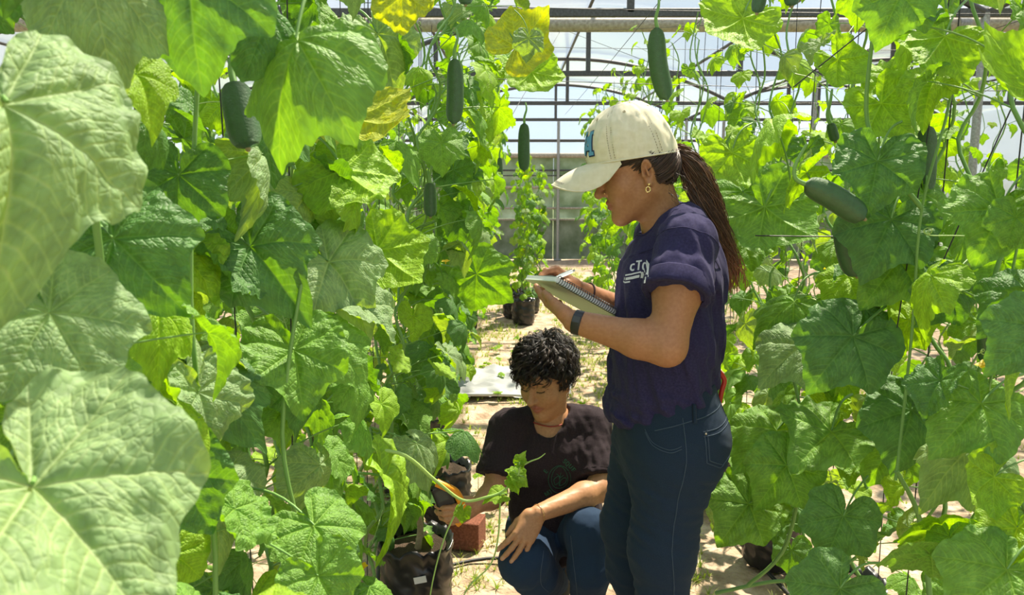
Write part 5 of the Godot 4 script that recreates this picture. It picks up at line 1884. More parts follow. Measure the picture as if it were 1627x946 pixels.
	var rubber := mat(lin(0.012, 0.013, 0.015), 0.45)
	var watch := obj("wristwatch", band.mesh(), rubber, who, -base)
	tag(watch, "black rubber wristband")
	var buckle := Surf.new()
	buckle.box(wc + w1 * 0.0315 * (1.0 if w1.z > 0.0 else -1.0), Vector3(0.009, 0.002, 0.008), Basis(ax2, w1, w2), 0.001)
	obj("clasp", buckle.mesh(), mat(lin(0.06, 0.06, 0.065), 0.3, 0.5), watch)
	var bc := Surf.new()
	var br := PackedVector3Array()
	var ax3 := (wr2 - el2).normalized()
	var b1 := ax3.cross(Vector3.UP).normalized()
	var b2 := ax3.cross(b1)
	for i in 25:
		var a := TAU * i / 24.0
		br.append(wr2 - ax3 * 0.035 + (b1 * cos(a) + b2 * sin(a)) * 0.0305)
	bc.tube(br, PackedFloat32Array([0.0022]), 5)
	tag(obj("bracelet", bc.mesh(), mat(lin(0.03, 0.008, 0.01), 0.7), who, -base), "dark cord bracelet")
	build_cap(who, base, head)
	# hair: under-cap volume and ponytail locks
	var hair_m := mat(Color.WHITE, 0.38)
	hair_m.vertex_color_use_as_albedo = true
	var hs := Surf.new()
	var hf := Field.new()
	hf.k = 0.015
	hf.tint = Color(0.018, 0.010, 0.007)
	hf.egg(head * Vector3(0.004, 0.045, 0), Vector3(0.084, 0.082, 0.0765), head.basis)
	hf.egg(head * Vector3(-0.032, 0.010, 0), Vector3(0.066, 0.062, 0.0735), head.basis)
	hf.clips = [[head * Vector3(0.062, 0.02, 0), fw], [head * Vector3(0.05, 0.018, 0), (head.basis * Vector3(0.7, -0.6, 0)).normalized()], [head * Vector3(-0.012, 0.0, 0), (head.basis * Vector3(0.9, -0.75, 0)).normalized()], [head * Vector3(-0.04, -0.05, 0), (head.basis * Vector3(0.1, -1, 0)).normalized()]]
	hf.onto(hs, 0.004)
	var rng := RandomNumberGenerator.new()
	rng.seed = 31
	# combed-back strands from temple and nape to the tie
	var tie := Vector3(0.392, 1.585, -1.905)
	for i in 190:
		var sd := 1.0 if i % 4 else -1.0
		var t := rng.randf()
		var from := Vector3(lerpf(0.072, -0.02, t), lerpf(0.038, -0.035, t * t) + rng.randf_range(-0.008, 0.012), sd * lerpf(0.058, 0.072, t))
		if t > 0.75:
			from = Vector3(rng.randf_range(-0.075, -0.03), rng.randf_range(-0.05, -0.02), sd * rng.randf_range(0.01, 0.058))
		var mid := head * Vector3(-0.035 + from.x * 0.3, 0.022 + from.y * 0.5 + rng.randf_range(-0.006, 0.012), sd * (0.078 if t < 0.75 else 0.06))
		var q := head * from
		var tt := tie + Vector3(rng.randf_range(-0.012, 0.004), rng.randf_range(-0.018, 0.012), sd * rng.randf_range(0.0, 0.014))
		var pl := path([q, q.lerp(mid, 0.5) + Vector3(0, 0.002, sd * 0.004), mid, mid.lerp(tt, 0.6) + Vector3(0, 0.004, sd * 0.006), tt], 4)
		hs.tint = Color(0.022, 0.011, 0.007).lerp(Color(0.075, 0.034, 0.017), rng.randf() * rng.randf())
		hs.tube(pl, taper(pl.size(), 0.0016, 0.0022), 4, false, 0.6)
	var bun := Field.new()
	bun.egg(head * Vector3(-0.032, 0.010, 0), Vector3(0.0665, 0.0625, 0.0740), head.basis)
	for i in 300:
		var q := head * Vector3(rng.randf_range(-0.03, 0.0), rng.randf_range(-0.055, 0.04), 0.074 * (1.0 if i % 3 else -1.0))
		if i % 2:
			q = head * Vector3(rng.randf_range(-0.07, -0.012), rng.randf_range(-0.062, -0.035), rng.randf_range(-0.05, 0.06))
		var pl := PackedVector3Array()
		var lift := rng.randf_range(0.0, 0.004)
		var wv := rng.randf() * TAU
		for j in 9:
			var p := q.lerp(tie, j / 8.0)
			for it in 3:
				p -= bun.normal(p) * (bun.at(p) - lift) * 0.9
			pl.append(p + Vector3(0, sin(wv + j * 1.1) * 0.0018, 0))
		hs.tint = Color(0.035, 0.018, 0.012).lerp(Color(0.17, 0.085, 0.05), rng.randf() * rng.randf())
		hs.tube(pl, PackedFloat32Array([0.0012]), 4, false, 0.6)
	var spine := path([tie, Vector3(0.434, 1.550, -1.91), Vector3(0.462, 1.492, -1.915), Vector3(0.487, 1.425, -1.915), Vector3(0.519, 1.352, -1.92), Vector3(0.541, 1.292, -1.925), Vector3(0.543, 1.225, -1.93)], 5)
	for i in 560:
		var a := rng.randf() * TAU
		var rad := sqrt(rng.randf())
		var ph := rng.randf() * TAU
		var cut := rng.randi_range(18, spine.size())
		var pl := PackedVector3Array()
		var wob := rng.randf_range(0.004, 0.013)
		for j in cut:
			var t := float(j) / (spine.size() - 1)
			var wd := 0.013 + 0.019 * smoothstep(0.0, 0.25, t) - 0.006 * smoothstep(0.5, 0.75, t) + 0.012 * smoothstep(0.75, 1.0, t)
			var flip := 0.02 * smoothstep(0.8, 1.0, t) * sin(ph)
			pl.append(spine[j] + Vector3(cos(a) * rad * wd + sin(ph + t * 15.0) * wob + flip, sin(ph * 2.0 + t * 13.0) * wob * 0.6, sin(a) * rad * wd * 0.9 + cos(ph + t * 14.0) * wob))
		var warm := rng.randf()
		hs.tint = Color(0.055, 0.030, 0.020).lerp(Color(0.26, 0.125, 0.07), warm * warm)
		var first := hs.v.size()
		hs.tube(pl, taper(pl.size(), 0.0015, 0.0008), 4, false, 0.6)
		# the ends are dyed a warmer red-brown
		for q in range(first, hs.v.size()):
			var e := smoothstep(1.38, 1.24, hs.v[q].y)
			hs.c[q] = hs.c[q].lerp(Color(0.42, 0.15, 0.07), e * (0.35 + 0.6 * warm))
	for i in 16:
		var q := head * Vector3(rng.randf_range(-0.08, -0.02), rng.randf_range(-0.06, 0.0), 0.062 + rng.randf_range(-0.012, 0.012))
		hs.tint = Color(0.03, 0.015, 0.01)
		curl_lock(hs, q, Vector3(0.6, -0.3, 0.3), Vector3(0.4, -1, 0.1), rng.randf_range(0.03, 0.06), 0.004, 1.2, rng.randf() * TAU, 0.0007, 9)
	tag(obj("hair", hs.mesh(), hair_m, who, -base), "dark brown wavy ponytail with reddish ends")
	build_notebook(nb_a, nb_u, nb_v, nb_n)
	# pen
	var grip: Vector3 = (rtips[0] + rtips[4]) * 0.5
	var pdir := Vector3(0.086, 0.038, 0.012).normalized()
	var pen := thing("pen", "slim silver-white pen held in the writing hand", "pen", grip)
	var pb := Surf.new()
	pb.tube(PackedVector3Array([-pdir * 0.02, pdir * 0.0, pdir * 0.072, pdir * 0.075]), PackedFloat32Array([0.0038, 0.0045, 0.0045, 0.0036]), 12)
	obj("barrel", pb.mesh(), mat(lin(0.86, 0.87, 0.89), 0.3), pen)
	pb = Surf.new()
	pb.tube(PackedVector3Array([-pdir * 0.038, -pdir * 0.02]), PackedFloat32Array([0.0008, 0.0036]), 12)
	obj("tip", pb.mesh(), mat(lin(0.4, 0.4, 0.42), 0.25, 1.0), pen)
	pb = Surf.new()
	pb.bar(pdir * 0.074, pdir * 0.081, 0.0026)
	obj("push_button", pb.mesh(), mat(lin(0.25, 0.26, 0.28), 0.3, 0.6), pen)
	pb = Surf.new()
	pb.bar(pdir * 0.036 + Vector3(0, 0.0058, 0), pdir * 0.07 + Vector3(0, 0.0055, 0), 0.001)
	obj("clip", pb.mesh(), mat(lin(0.6, 0.6, 0.62), 0.25, 1.0), pen)
	# red tool in the back pocket
	var tool := thing("pruning_shears", "red-handled tool sticking out of the back jeans pocket", "tool", Vector3(0.532, 0.975, -1.90))
	var tf := Surf.new()
	tf.tube(path([Vector3(-0.012, -0.07, 0.0), Vector3(-0.002, 0.0, 0.0), Vector3(0.004, 0.03, 0.0), Vector3(-0.01, 0.052, 0.0)], 5), PackedFloat32Array([0.009]), 8, true, 0.7)
	obj("handle", tf.mesh(), mat(lin(0.55, 0.03, 0.015), 0.35), tool)

func ball_on(s: Surf, p: Vector3, r: float) -> void:
	var pts := PackedVector3Array()
	for i in 7:
		var a := PI * i / 6.0
		for k in 9:
			var b := TAU * k / 9.0
			pts.append(p + Vector3(sin(a) * cos(b), cos(a), sin(a) * sin(b)) * r)
	s.grid(pts, 9, true)

func build_cap(who: Node3D, base: Vector3, head: Transform3D) -> void:
	var cn := FastNoiseLite.new()
	cn.seed = 3
	cn.frequency = 1.0
	cn.fractal_octaves = 2
	var cream := cloth_mat(lin(0.72, 0.67, 0.52), tex.weave, tex.cap_fade, 16.0, 0.04)
	var cols := 96
	var rows := 26
	var dome := func(a: float, t: float, lift: float) -> Vector3:
		var hz := pow(cos(t * PI / 2.0), 0.86)
		var up := sin(t * PI / 2.0)
		var y0 := 0.040 + 0.018 * cos(a)
		var rx := 0.109 + lift
		var rz := 0.0855 + lift
		var p := Vector3(lerpf(0.0085, 0.002, t) + rx * hz * cos(a), lerpf(y0, 0.1735 + lift, up), rz * hz * sin(a))
		return p
	var pts := PackedVector3Array()
	for r in rows + 1:
		var t := float(r) / rows * 0.995
		for k in cols:
			var a := TAU * k / cols
			var seam := fposmod(a + PI / 6.0, PI / 3.0) - PI / 6.0
			var groove := exp(-pow(seam / 0.030, 2.0)) * 0.0034 * (1.0 - t)
			var puff := 0.003 * (1.0 - pow(absf(seam) / (PI / 6.0) - 0.5, 2.0)) * sin(t * PI)
			var p: Vector3 = dome.call(a, t, 0.0)
			var crease := cn.get_noise_3d(p.x * 40.0, p.y * 28.0, p.z * 40.0) * 0.0026 * (1.0 - t * t) + cn.get_noise_3d(a * 9.0, t * 6.0, 3.0) * 0.0024 * sin(t * PI)
			p = dome.call(a, t, crease - groove + puff)
			pts.append(head * p)
	var s := Surf.new()
	s.grid(pts, cols, true)
	var cap := obj("cap", s.mesh(), cream, who, -base)
	tag(cap, "cream baseball cap with a light blue embroidered emblem")
	# brim
	var b := Surf.new()
	var bp := PackedVector3Array()
	var bc := 33
	for side in 2:
		for r in 11:
			var t := float(r) / 10.0
			if side == 1:
				t = 1.0 - t
			for k in bc:
				var e := lerpf(-1.0, 1.0, float(k) / (bc - 1))
				var a := e * 1.18
				var root := Vector3(0.0085 + 0.107 * cos(a), 0.040 + 0.018 * cos(a) + 0.003, 0.083 * sin(a))
				var ext := Vector3(0.0085 + 0.107 * cos(a) + 0.098 * pow(maxf(0.0, 1.0 - pow(absf(e), 2.6)), 0.62), 0, 0.083 * sin(a) * 1.06)
				ext.y = root.y - 0.010 - 0.088 * e * e * pow(maxf(0.0, 1.0 - pow(absf(e), 2.6)), 0.62) - 0.010 * (ext.x - root.x) / 0.1
				var p := root.lerp(ext, t)
				p.y += 0.006 * sin(t * PI) * (1.0 - e * e) + (-0.0032 if side == 1 else 0.0)
				bp.append(head * p)
	b.grid(bp, bc)
	var brim := obj("brim", b.mesh(), cream, cap)
	var edge := Surf.new()
	var ep := PackedVector3Array()
	for k in bc:
		ep.append((bp[10 * bc + k] + bp[11 * bc + k]) * 0.5)
	edge.tube(ep, PackedFloat32Array([0.0021]), 6)
	obj("brim_piping", edge.mesh(), cream, cap)
	# sweatband edge
	var sw := Surf.new()
	var sp := PackedVector3Array()
	for k in 73:
		sp.append(head * (dome.call(TAU * k / 72.0, 0.0, 0.0005) as Vector3))
	sw.tube(sp, PackedFloat32Array([0.0022]), 6)
	obj("rim_hem", sw.mesh(), cream, cap)
	# seam stitches
	var stitch := mat(lin(0.40, 0.35, 0.24), 0.9)
	for k in 6:
		var ss := Surf.new()
		for o in [-0.045, 0.045]:
			for i in 26:
				var t := 0.03 + 0.80 * i / 26.0
				var a: float = TAU * k / 6.0 + o * (1.0 + t * 0.8)
				ss.tube(PackedVector3Array([head * (dome.call(a, t, 0.0012) as Vector3), head * (dome.call(a, t + 0.015, 0.0012) as Vector3)]), PackedFloat32Array([0.0010]), 4, false)
		obj("seam_stitching", ss.mesh(), stitch, cap)
	var bt := Surf.new()
	bt.grid(_button(head), 16, true)
	obj("button", bt.mesh(), cream, cap)
	for k in 6:
		var ey := Surf.new()
		var c0: Vector3 = dome.call(TAU * (k + 0.5) / 6.0, 0.60, 0.003)
		var c1: Vector3 = dome.call(TAU * (k + 0.5) / 6.0, 0.60, 0.010)
		var nn := (c1 - c0).normalized()
		var x1 := nn.cross(Vector3(0, 1, 0)).normalized()
		var x2 := nn.cross(x1)
		var er := PackedVector3Array()
		for i in 13:
			er.append(head * (c0 + (x1 * cos(TAU * i / 12.0) + x2 * sin(TAU * i / 12.0)) * 0.0028))
		ey.tube(er, PackedFloat32Array([0.0010]), 5)
		obj("eyelet", ey.mesh(), stitch, cap)
	# embroidered emblem on the front panel: interlocked block letters in two blues
	var em := obj("emblem", _emblem(dome, head, 0.0028, true), mat(lin(0.02, 0.04, 0.09), 0.8), cap)
	tag(em, "light blue interlocking emblem outlined in navy")
	obj("emblem_fill", _emblem(dome, head, 0.0042, false), grain(mat(lin(0.10, 0.29, 0.47), 0.75), null, tex.weave, 30.0, 0.05), cap)
	# faint worn stitching marks near the brim's edge
	var mk := Surf.new()
	for i in 12:
		var seg := PackedVector3Array()
		for j in 2:
			var e := 0.06 + 0.026 * i + 0.02 * j
			var t := 0.86 + (0.05 if (i + j) % 2 else 0.0)
			var a := e * 1.18
			var root := Vector3(0.0085 + 0.107 * cos(a), 0.040 + 0.018 * cos(a) + 0.003, 0.083 * sin(a))
			var lf := pow(maxf(0.0, 1.0 - pow(absf(e), 2.6)), 0.62)
			var ext := Vector3(root.x + 0.098 * lf, root.y - 0.010 - 0.088 * e * e * lf - 0.0098 * lf, root.z * 1.06)
			var q := root.lerp(ext, t)
			q.y += 0.006 * sin(t * PI) * (1.0 - e * e) + 0.0008
			seg.append(head * q)
		mk.tube(seg, PackedFloat32Array([0.0006]), 4)
	obj("brim_stitching", mk.mesh(), mat(lin(0.34, 0.33, 0.30), 0.9), cap)

func _button(head: Transform3D) -> PackedVector3Array:
	var pts := PackedVector3Array()
	for r in 5:
		var a := r / 4.0 * PI / 2.0
		for k in 16:
			pts.append(head * Vector3(0.002 + 0.0085 * cos(a) * cos(TAU * k / 16.0), 0.1715 + 0.0065 * sin(a), 0.0085 * cos(a) * sin(TAU * k / 16.0)))
	return pts

func _emblem(dome: Callable, head: Transform3D, lift: float, outline: bool) -> ArrayMesh:
	var s := Surf.new()
	var g := 0.10 if outline else 0.0
	# strokes in panel units: x across the front (-1..1), y up (-1..1), half width
	var strokes := [[-0.62, -0.85, -0.62, 0.75, 0.17], [0.62, -0.75, 0.62, 0.85, 0.17], [-0.62, 0.75, 0.62, -0.75, 0.19], [-0.95, -0.85, -0.3, -0.85, 0.13], [0.3, 0.85, 0.95, 0.85, 0.13], [-0.95, 0.75, -0.4, 0.75, 0.13],
		[0.25, 0.35, -0.35, 0.42, 0.14], [-0.35, 0.42, -0.42, -0.42, 0.14], [-0.42, -0.42, 0.3, -0.42, 0.14], [0.3, -0.42, 0.42, -0.2, 0.14]]
	for q in strokes:
		var a := Vector2(q[0], q[1])
		var b := Vector2(q[2], q[3])
		var d := (b - a).normalized()
		var h: float = q[4] + g
		var o := Vector2(-d.y, d.x) * h
		a -= d * h * 0.6
		b += d * h * 0.6
		var first := s.v.size()
		for i in 9:
			var m := a.lerp(b, i / 8.0)
			for e in [-1.0, 0.0, 1.0]:
				var w: Vector2 = m + o * e
				var p: Vector3 = dome.call(0.33 - w.x * 0.25, 0.275 + w.y * 0.165, lift)
				s.put(head * p, (head.basis * Vector3(0.85, 0.4, 0.4 + w.x * -0.3)).normalized())
		for i in 8:
			for e in 2:
				var k: int = first + i * 3 + e
				s.quad(k, k + 3, k + 4, k + 1)
	face(s)
	return s.mesh()

func build_notebook(a: Vector3, u: Vector3, v: Vector3, n: Vector3) -> void:
	var book := thing("notebook", "open spiral notebook with black coil and pale cover held in one hand", "notebook", a)
	var L := 0.226
	var W := 0.150
	var bs := Basis(u, n, v)
	var cover := mat(lin(0.62, 0.68, 0.55), 0.55)
	cover.metallic_specular = 0.3
	var s := Surf.new()
	s.box(u * L / 2 + v * (W / 2 + 0.004) - n * 0.0005, Vector3(L / 2, 0.0012, W / 2), bs, 0.0004)
	obj("back_cover", s.mesh(), cover, book)
	s = Surf.new()
	s.box(u * L / 2 + v * (W / 2 + 0.005) + n * 0.0065, Vector3(L / 2 - 0.002, 0.0052, W / 2 - 0.002), bs, 0.0004)
	var paper := mat(lin(0.80, 0.81, 0.80), 0.8)
	paper.heightmap_enabled = true
	paper.heightmap_texture = tex.pages
	paper.heightmap_scale = 0.05
	obj("page_block", s.mesh(), paper, book)
	s = Surf.new()
	var rows := PackedVector3Array()
	for r in 9:
		for k in 13:
			var tv := k / 12.0
			var tu := r / 8.0
			rows.append(u * (0.002 + tu * (L - 0.004)) + v * (0.006 + tv * (W - 0.004)) + n * (0.0122 + 0.010 * pow(tv, 3.0) * (1.0 - tu) + 0.002 * sin(tv * 7.0)))
	s.grid(rows, 13)
	obj("top_page", s.mesh(), paper, book)
	var wire := mat(lin(0.012, 0.012, 0.014), 0.35)
	for i in 32:
		var c := Surf.new()
		var pts := PackedVector3Array()
		for k in 13:
			var t := TAU * k / 12.0
			pts.append(u * (0.006 + i * (L - 0.012) / 31.0 + 0.0012 * k / 12.0) + v * (0.0015 + cos(t) * 0.0085) + n * (0.006 + sin(t) * 0.0098))
		c.tube(pts, PackedFloat32Array([0.00095]), 5, false)
		obj("coil", c.mesh(), wire, book)

func build_crouching_person() -> void:
	var base := Vector3(0.16, 0, -2.4)
	var who := thing("person", "crouching person with short dark curly hair in faded black T-shirt and jeans", "person", base)
	var skin := Color(0.50, 0.265, 0.135)
	var yaw := deg_to_rad(35.0)
	var pit := deg_to_rad(20.0)
	var fw := Vector3(-sin(yaw) * cos(pit), -sin(pit), cos(yaw) * cos(pit))
	var lf := Vector3(cos(yaw), 0.06, sin(yaw)).normalized()
	lf = (lf - fw * lf.dot(fw)).normalized()
	# her own left is towards +x; the head frame is right-handed with x forward, y up, z to her right
	var upv := (-lf).cross(fw).normalized()
	var head := Transform3D(Basis(fw, upv, -lf), Vector3(0.114, 0.864, -2.445))
	var s := Surf.new()
	var f := Field.new()
	f.tint = skin
	f.k = 0.035
	var neck := Vector3(0.128, 0.735, -2.475)
	f.cone(neck, Vector3(0.135, 0.66, -2.49), 0.055, 0.08)
	f.cone(Vector3(-0.01, 0.692, -2.47), Vector3(0.262, 0.692, -2.495), 0.05, 0.05)
	f.cone(Vector3(0.135, 0.64, -2.49), Vector3(0.155, 0.36, -2.53), 0.085, 0.085, 0.04, Vector3(1, 0, 0), 0.8)
	f.cone(Vector3(0.22, 0.30, -2.52), Vector3(0.232, 0.44, -2.25), 0.075, 0.045)
	f.cone(Vector3(0.232, 0.44, -2.25), Vector3(0.240, 0.08, -2.33), 0.045, 0.034)
	f.cone(Vector3(0.09, 0.30, -2.52), Vector3(0.045, 0.36, -2.22), 0.075, 0.045)
	f.cone(Vector3(0.045, 0.36, -2.22), Vector3(0.145, 0.14, -2.47), 0.04, 0.034)
	# arm reaching into the plants
	var shr := Vector3(-0.018, 0.690, -2.465)
	var elr := Vector3(-0.058, 0.508, -2.36)
	var wrr := Vector3(-0.112, 0.518, -2.245)
	f.cone(shr, elr, 0.048, 0.038, 0.03)
	f.cone(elr, elr.lerp(wrr, 0.3), 0.037, 0.037, 0.025)
	f.cone(elr.lerp(wrr, 0.3), wrr, 0.037, 0.024, 0.02)
	# arm resting on the knee
	var shl := Vector3(0.272, 0.690, -2.485)
	var ell := Vector3(0.286, 0.540, -2.335)
	var wrl := Vector3(0.076, 0.522, -2.185)
	f.cone(shl, ell, 0.05, 0.04, 0.03)
	f.cone(ell, ell.lerp(wrl, 0.3), 0.038, 0.0395, 0.025)
	f.cone(ell.lerp(wrl, 0.3), wrl, 0.0395, 0.0255, 0.02)
	f.onto(s, 0.0095)
	var fh := Field.new()
	add_head(fh, head, skin, Color(0.42, 0.15, 0.105), neck, 0.052)
	fh.onto(s, 0.0028, 0.0015)
	var nail := skin.lerp(Color(0.85, 0.6, 0.5), 0.55)
	var fl := Field.new()
	fl.tint = skin
	fl.k = 0.012
	fl.cone(ell.lerp(wrl, 0.75), wrl, 0.029, 0.0245, 0.02)
	add_hand(fl, wrl, Vector3(-0.052, -0.070, 0.042), Vector3(-0.45, -0.5, -0.8), Vector3(-0.6, 0.4, 0.2), 1.0, [[0.18, 0.2, 0.12], [0.12, 0.2, 0.15], [0.1, 0.2, 0.15], [0.15, 0.25, 0.15]], 0.20, [0.9, 0.36, 0.3, 1.0, 0.05, 0.2], nail)
	fl.onto(s, 0.0028, 0.0015)
	var fr := Field.new()
	fr.tint = skin
	fr.k = 0.012
	fr.cone(elr.lerp(wrr, 0.75), wrr, 0.027, 0.0235, 0.02)
	add_hand(fr, wrr, Vector3(-0.05, -0.002, 0.05), Vector3(-0.6, -0.1, -0.6), Vector3(0, 1, 0.0), 0.95, [[0.6, 0.7, 0.4], [0.65, 0.8, 0.5], [0.7, 0.85, 0.5], [0.75, 0.9, 0.5]], 0.06, [0.8, 0.45, 0.35, 0.9, 0.1, 0.4], nail)
	fr.onto(s, 0.0028, 0.0015)
	var skin_m := mat(Color.WHITE, 0.48)
	skin_m.vertex_color_use_as_albedo = true
	skin_m.metallic_specular = 0.4
	grain(skin_m, tex.skin, tex.skin_bump, 9.0, 0.03)
	var body := obj("body", s.mesh(), skin_m, who, -base)
	tag(body, "light brown skin of face, neck and bare forearms")
	var dark := mat(lin(0.012, 0.008, 0.006), 0.6)
	for sd in [-1.0, 1.0]:
		var e := Surf.new()
		var pts := path([head * Vector3(0.12, 0.039, sd * 0.014), head * Vector3(0.12, 0.043, sd * 0.030), head * Vector3(0.11, 0.039, sd * 0.046)], 5)
		pts = on_field(fh, pts, -head.basis.x, 0.0006)
		e.tube(pts, PackedFloat32Array([0.0018, 0.0024, 0.0026, 0.0026, 0.0025, 0.0023, 0.002, 0.0018, 0.0015, 0.0012, 0.0008]), 5)
		obj("eyebrow", e.mesh(), dark, body)
		e = Surf.new()
		pts = path([head * Vector3(0.12, 0.012, sd * 0.018), head * Vector3(0.12, 0.009, sd * 0.031), head * Vector3(0.11, 0.013, sd * 0.045)], 5)
		pts = on_field(fh, pts, -head.basis.x, 0.001)
		e.tube(pts, PackedFloat32Array([0.0013]), 5)
		for i in pts.size():
			e.bar(pts[i], pts[i] + head.basis * Vector3(0.003, -0.003, sd * 0.001), 0.0004, 3)
		obj("eyelash", e.mesh(), dark, body)
	# shirt
	var sf := Field.new()
	sf.k = 0.04
	var xx := Vector3(1, 0, 0)
	sf.cone(Vector3(0.130, 0.680, -2.475), Vector3(0.130, 0.58, -2.47), 0.085, 0.105, 0.04, xx, 0.74)
	sf.cone(Vector3(0.130, 0.58, -2.47), Vector3(0.145, 0.42, -2.46), 0.105, 0.112, 0.04, xx, 0.76)
	sf.cone(Vector3(0.145, 0.42, -2.46), Vector3(0.155, 0.32, -2.49), 0.112, 0.118, 0.04, xx, 0.8)
	sf.cone(Vector3(0.06, 0.60, -2.42), Vector3(0.065, 0.58, -2.42), 0.055, 0.055, 0.04)
	sf.cone(Vector3(0.20, 0.60, -2.43), Vector3(0.20, 0.58, -2.43), 0.055, 0.055, 0.04)
	sf.cone(Vector3(0.10, 0.730, -2.485), Vector3(-0.002, 0.700, -2.468), 0.045, 0.056, 0.035)
	sf.cone(Vector3(0.16, 0.730, -2.490), Vector3(0.258, 0.702, -2.488), 0.045, 0.058, 0.035)
	var cr := Vector3(-0.050, 0.560, -2.385)
	var cl := Vector3(0.276, 0.558, -2.365)
	sf.cone(shr, cr, 0.060, 0.067, 0.035).flat = true
	sf.cone(shl, cl, 0.062, 0.070, 0.035).flat = true
	var nc := sf.cone(Vector3(0.124, 0.712, -2.468), head * Vector3(-0.01, -0.05, 0), 0.058, 0.066, 0.012)
	nc.sub = true
	var nc2 := sf.ball(Vector3(0.112, 0.732, -2.408), 0.047, 0.014)
	nc2.sub = true
	var wn := FastNoiseLite.new()
	wn.seed = 15
	wn.frequency = 1.0
	wn.fractal_octaves = 2
	sf.wrinkle = func(p: Vector3) -> float:
		var side := absf(p.x - 0.13)
		var a := wn.get_noise_3d(p.x * 30.0, p.y * 9.0 + side * 22.0, p.z * 20.0)
		var b := wn.get_noise_3d(p.x * 14.0 + p.y * 30.0, p.y * 12.0 - p.x * 20.0, p.z * 10.0)
		return a * 0.0042 + b * 0.003
	var ss := Surf.new()
	sf.onto(ss, 0.0055)
	var black := cloth_mat(lin(0.040, 0.029, 0.033), tex.weave, tex.cloth_fade, 14.0, 0.05)
	var shirt := obj("t_shirt", ss.mesh(), black, who, -base)
	tag(shirt, "faded black T-shirt with a dark green leaf print")
	var seam := Surf.new()
	for e in [[shr, cr], [shl, cl]]:
		var ax: Vector3 = ((e[1] as Vector3) - (e[0] as Vector3)).normalized()
		var n1 := ax.cross(Vector3.UP).normalized()
		var n2 := ax.cross(n1)
		var c0: Vector3 = (e[1] as Vector3) - ax * 0.016
		var ring := PackedVector3Array()
		for i in 33:
			var o := c0 + (n1 * cos(TAU * i / 32.0) + n2 * sin(TAU * i / 32.0)) * 0.12
			ring.append(sf.cast(o, (c0 - o).normalized()))
		seam.tube(ring, PackedFloat32Array([0.0010]), 4)
	obj("hem_seam", seam.mesh(), black, shirt)
	# green print: ring, leaf and letters
	var green := mat(lin(0.016, 0.085, 0.048), 0.85)
	var po := Vector3(0.152, 0.560, -2.20)
	var pd := Vector3(0, 0, -1)
	var strokes := []
	var ring1 := []
	var ring2 := []
	for i in 29:
		var a := TAU * i / 28.0
		ring1.append(Vector2(cos(a) * 0.036, sin(a) * 0.045))
		ring2.append(Vector2(cos(a) * 0.026, sin(a) * 0.036 * (1.0 + 0.18 * sin(a))))
	strokes.append(ring1)
	strokes.append(ring2)
	strokes.append([Vector2(-0.014, -0.018), Vector2(-0.018, 0.0), Vector2(-0.004, 0.012), Vector2(0.0, -0.006), Vector2(-0.014, -0.018)])
	strokes.append([Vector2(0.0, -0.022), Vector2(0.018, -0.012), Vector2(0.02, 0.006), Vector2(0.004, -0.002), Vector2(0.0, -0.022)])
	strokes.append([Vector2(-0.002, -0.02), Vector2(0.0, 0.0), Vector2(0.004, 0.024)])
	strokes.append([Vector2(0.002, 0.006), Vector2(0.012, 0.014)])
	strokes.append([Vector2(0.001, 0.01), Vector2(-0.01, 0.02)])
	var pr := Surf.new()
	for q in strokes:
		var pl := PackedVector3Array()
		for i in q.size():
			pl.append(po + Vector3(q[i].x, q[i].y, 0))
		var pts := on_field(sf, path(Array(pl), 4), pd, 0.0005)
		pr.tube(pts, PackedFloat32Array([0.0013]), 4)
	obj("print", pr.mesh(), green, shirt)
	for w in [["SQUE", Vector3(0.030, 0.046, 0), -0.75], ["MI", Vector3(-0.036, -0.046, 0), 0.6], ["E", Vector3(-0.044, 0.028, 0), 0.9]]:
		var ang: float = w[2]
		obj("lettering", print_on(sf, text_mesh(w[0], 16, "Droid Sans", true), po + w[1], Vector3(cos(ang), sin(ang), 0), Vector3(-sin(ang), cos(ang), 0), pd, 0.0012, 0.12).mesh(), green, shirt)
	# jeans
	var jf := Field.new()
	jf.k = 0.03
	jf.cone(Vector3(0.09, 0.30, -2.53), Vector3(0.225, 0.30, -2.53), 0.115, 0.115)
	jf.cone(Vector3(0.215, 0.31, -2.50), Vector3(0.232, 0.445, -2.235), 0.095, 0.066)
	jf.cone(Vector3(0.232, 0.445, -2.235), Vector3(0.238, 0.33, -2.215), 0.066, 0.064)
	jf.cone(Vector3(0.238, 0.33, -2.215), Vector3(0.240, 0.10, -2.32), 0.062, 0.05)
	jf.cone(Vector3(0.10, 0.30, -2.50), Vector3(0.035, 0.368, -2.19), 0.094, 0.071)
	jf.cone(Vector3(0.035, 0.368, -2.19), Vector3(0.072, 0.295, -2.245), 0.071, 0.066)
	jf.cone(Vector3(0.072, 0.295, -2.245), Vector3(0.145, 0.15, -2.46), 0.064, 0.048)
	var jn := FastNoiseLite.new()
	jn.seed = 19
	jn.frequency = 1.0
	jn.fractal_octaves = 2
	jf.wrinkle = func(p: Vector3) -> float:
		return jn.get_noise_3d(p.x * 22.0, p.y * 22.0 - p.x * 12.0, p.z * 14.0) * 0.0032
	var js := Surf.new()
	jf.onto(js, 0.006)
	var denim := cloth_mat(lin(0.034, 0.062, 0.110), tex.twill, tex.denim, 11.0, 0.05)
	var jeans := obj("jeans", js.mesh(), denim, who, -base)
	tag(jeans, "dark blue jeans worn paler at the knees")
	var st := Surf.new()
	st.tube(on_field(jf, path([Vector3(0.125, 0.47, -2.0), Vector3(0.10, 0.43, -2.0), Vector3(0.085, 0.37, -2.0), Vector3(0.088, 0.31, -2.0), Vector3(0.11, 0.27, -2.0)], 7), Vector3(0, 0, -1), 0.0006), PackedFloat32Array([0.0012]), 4)
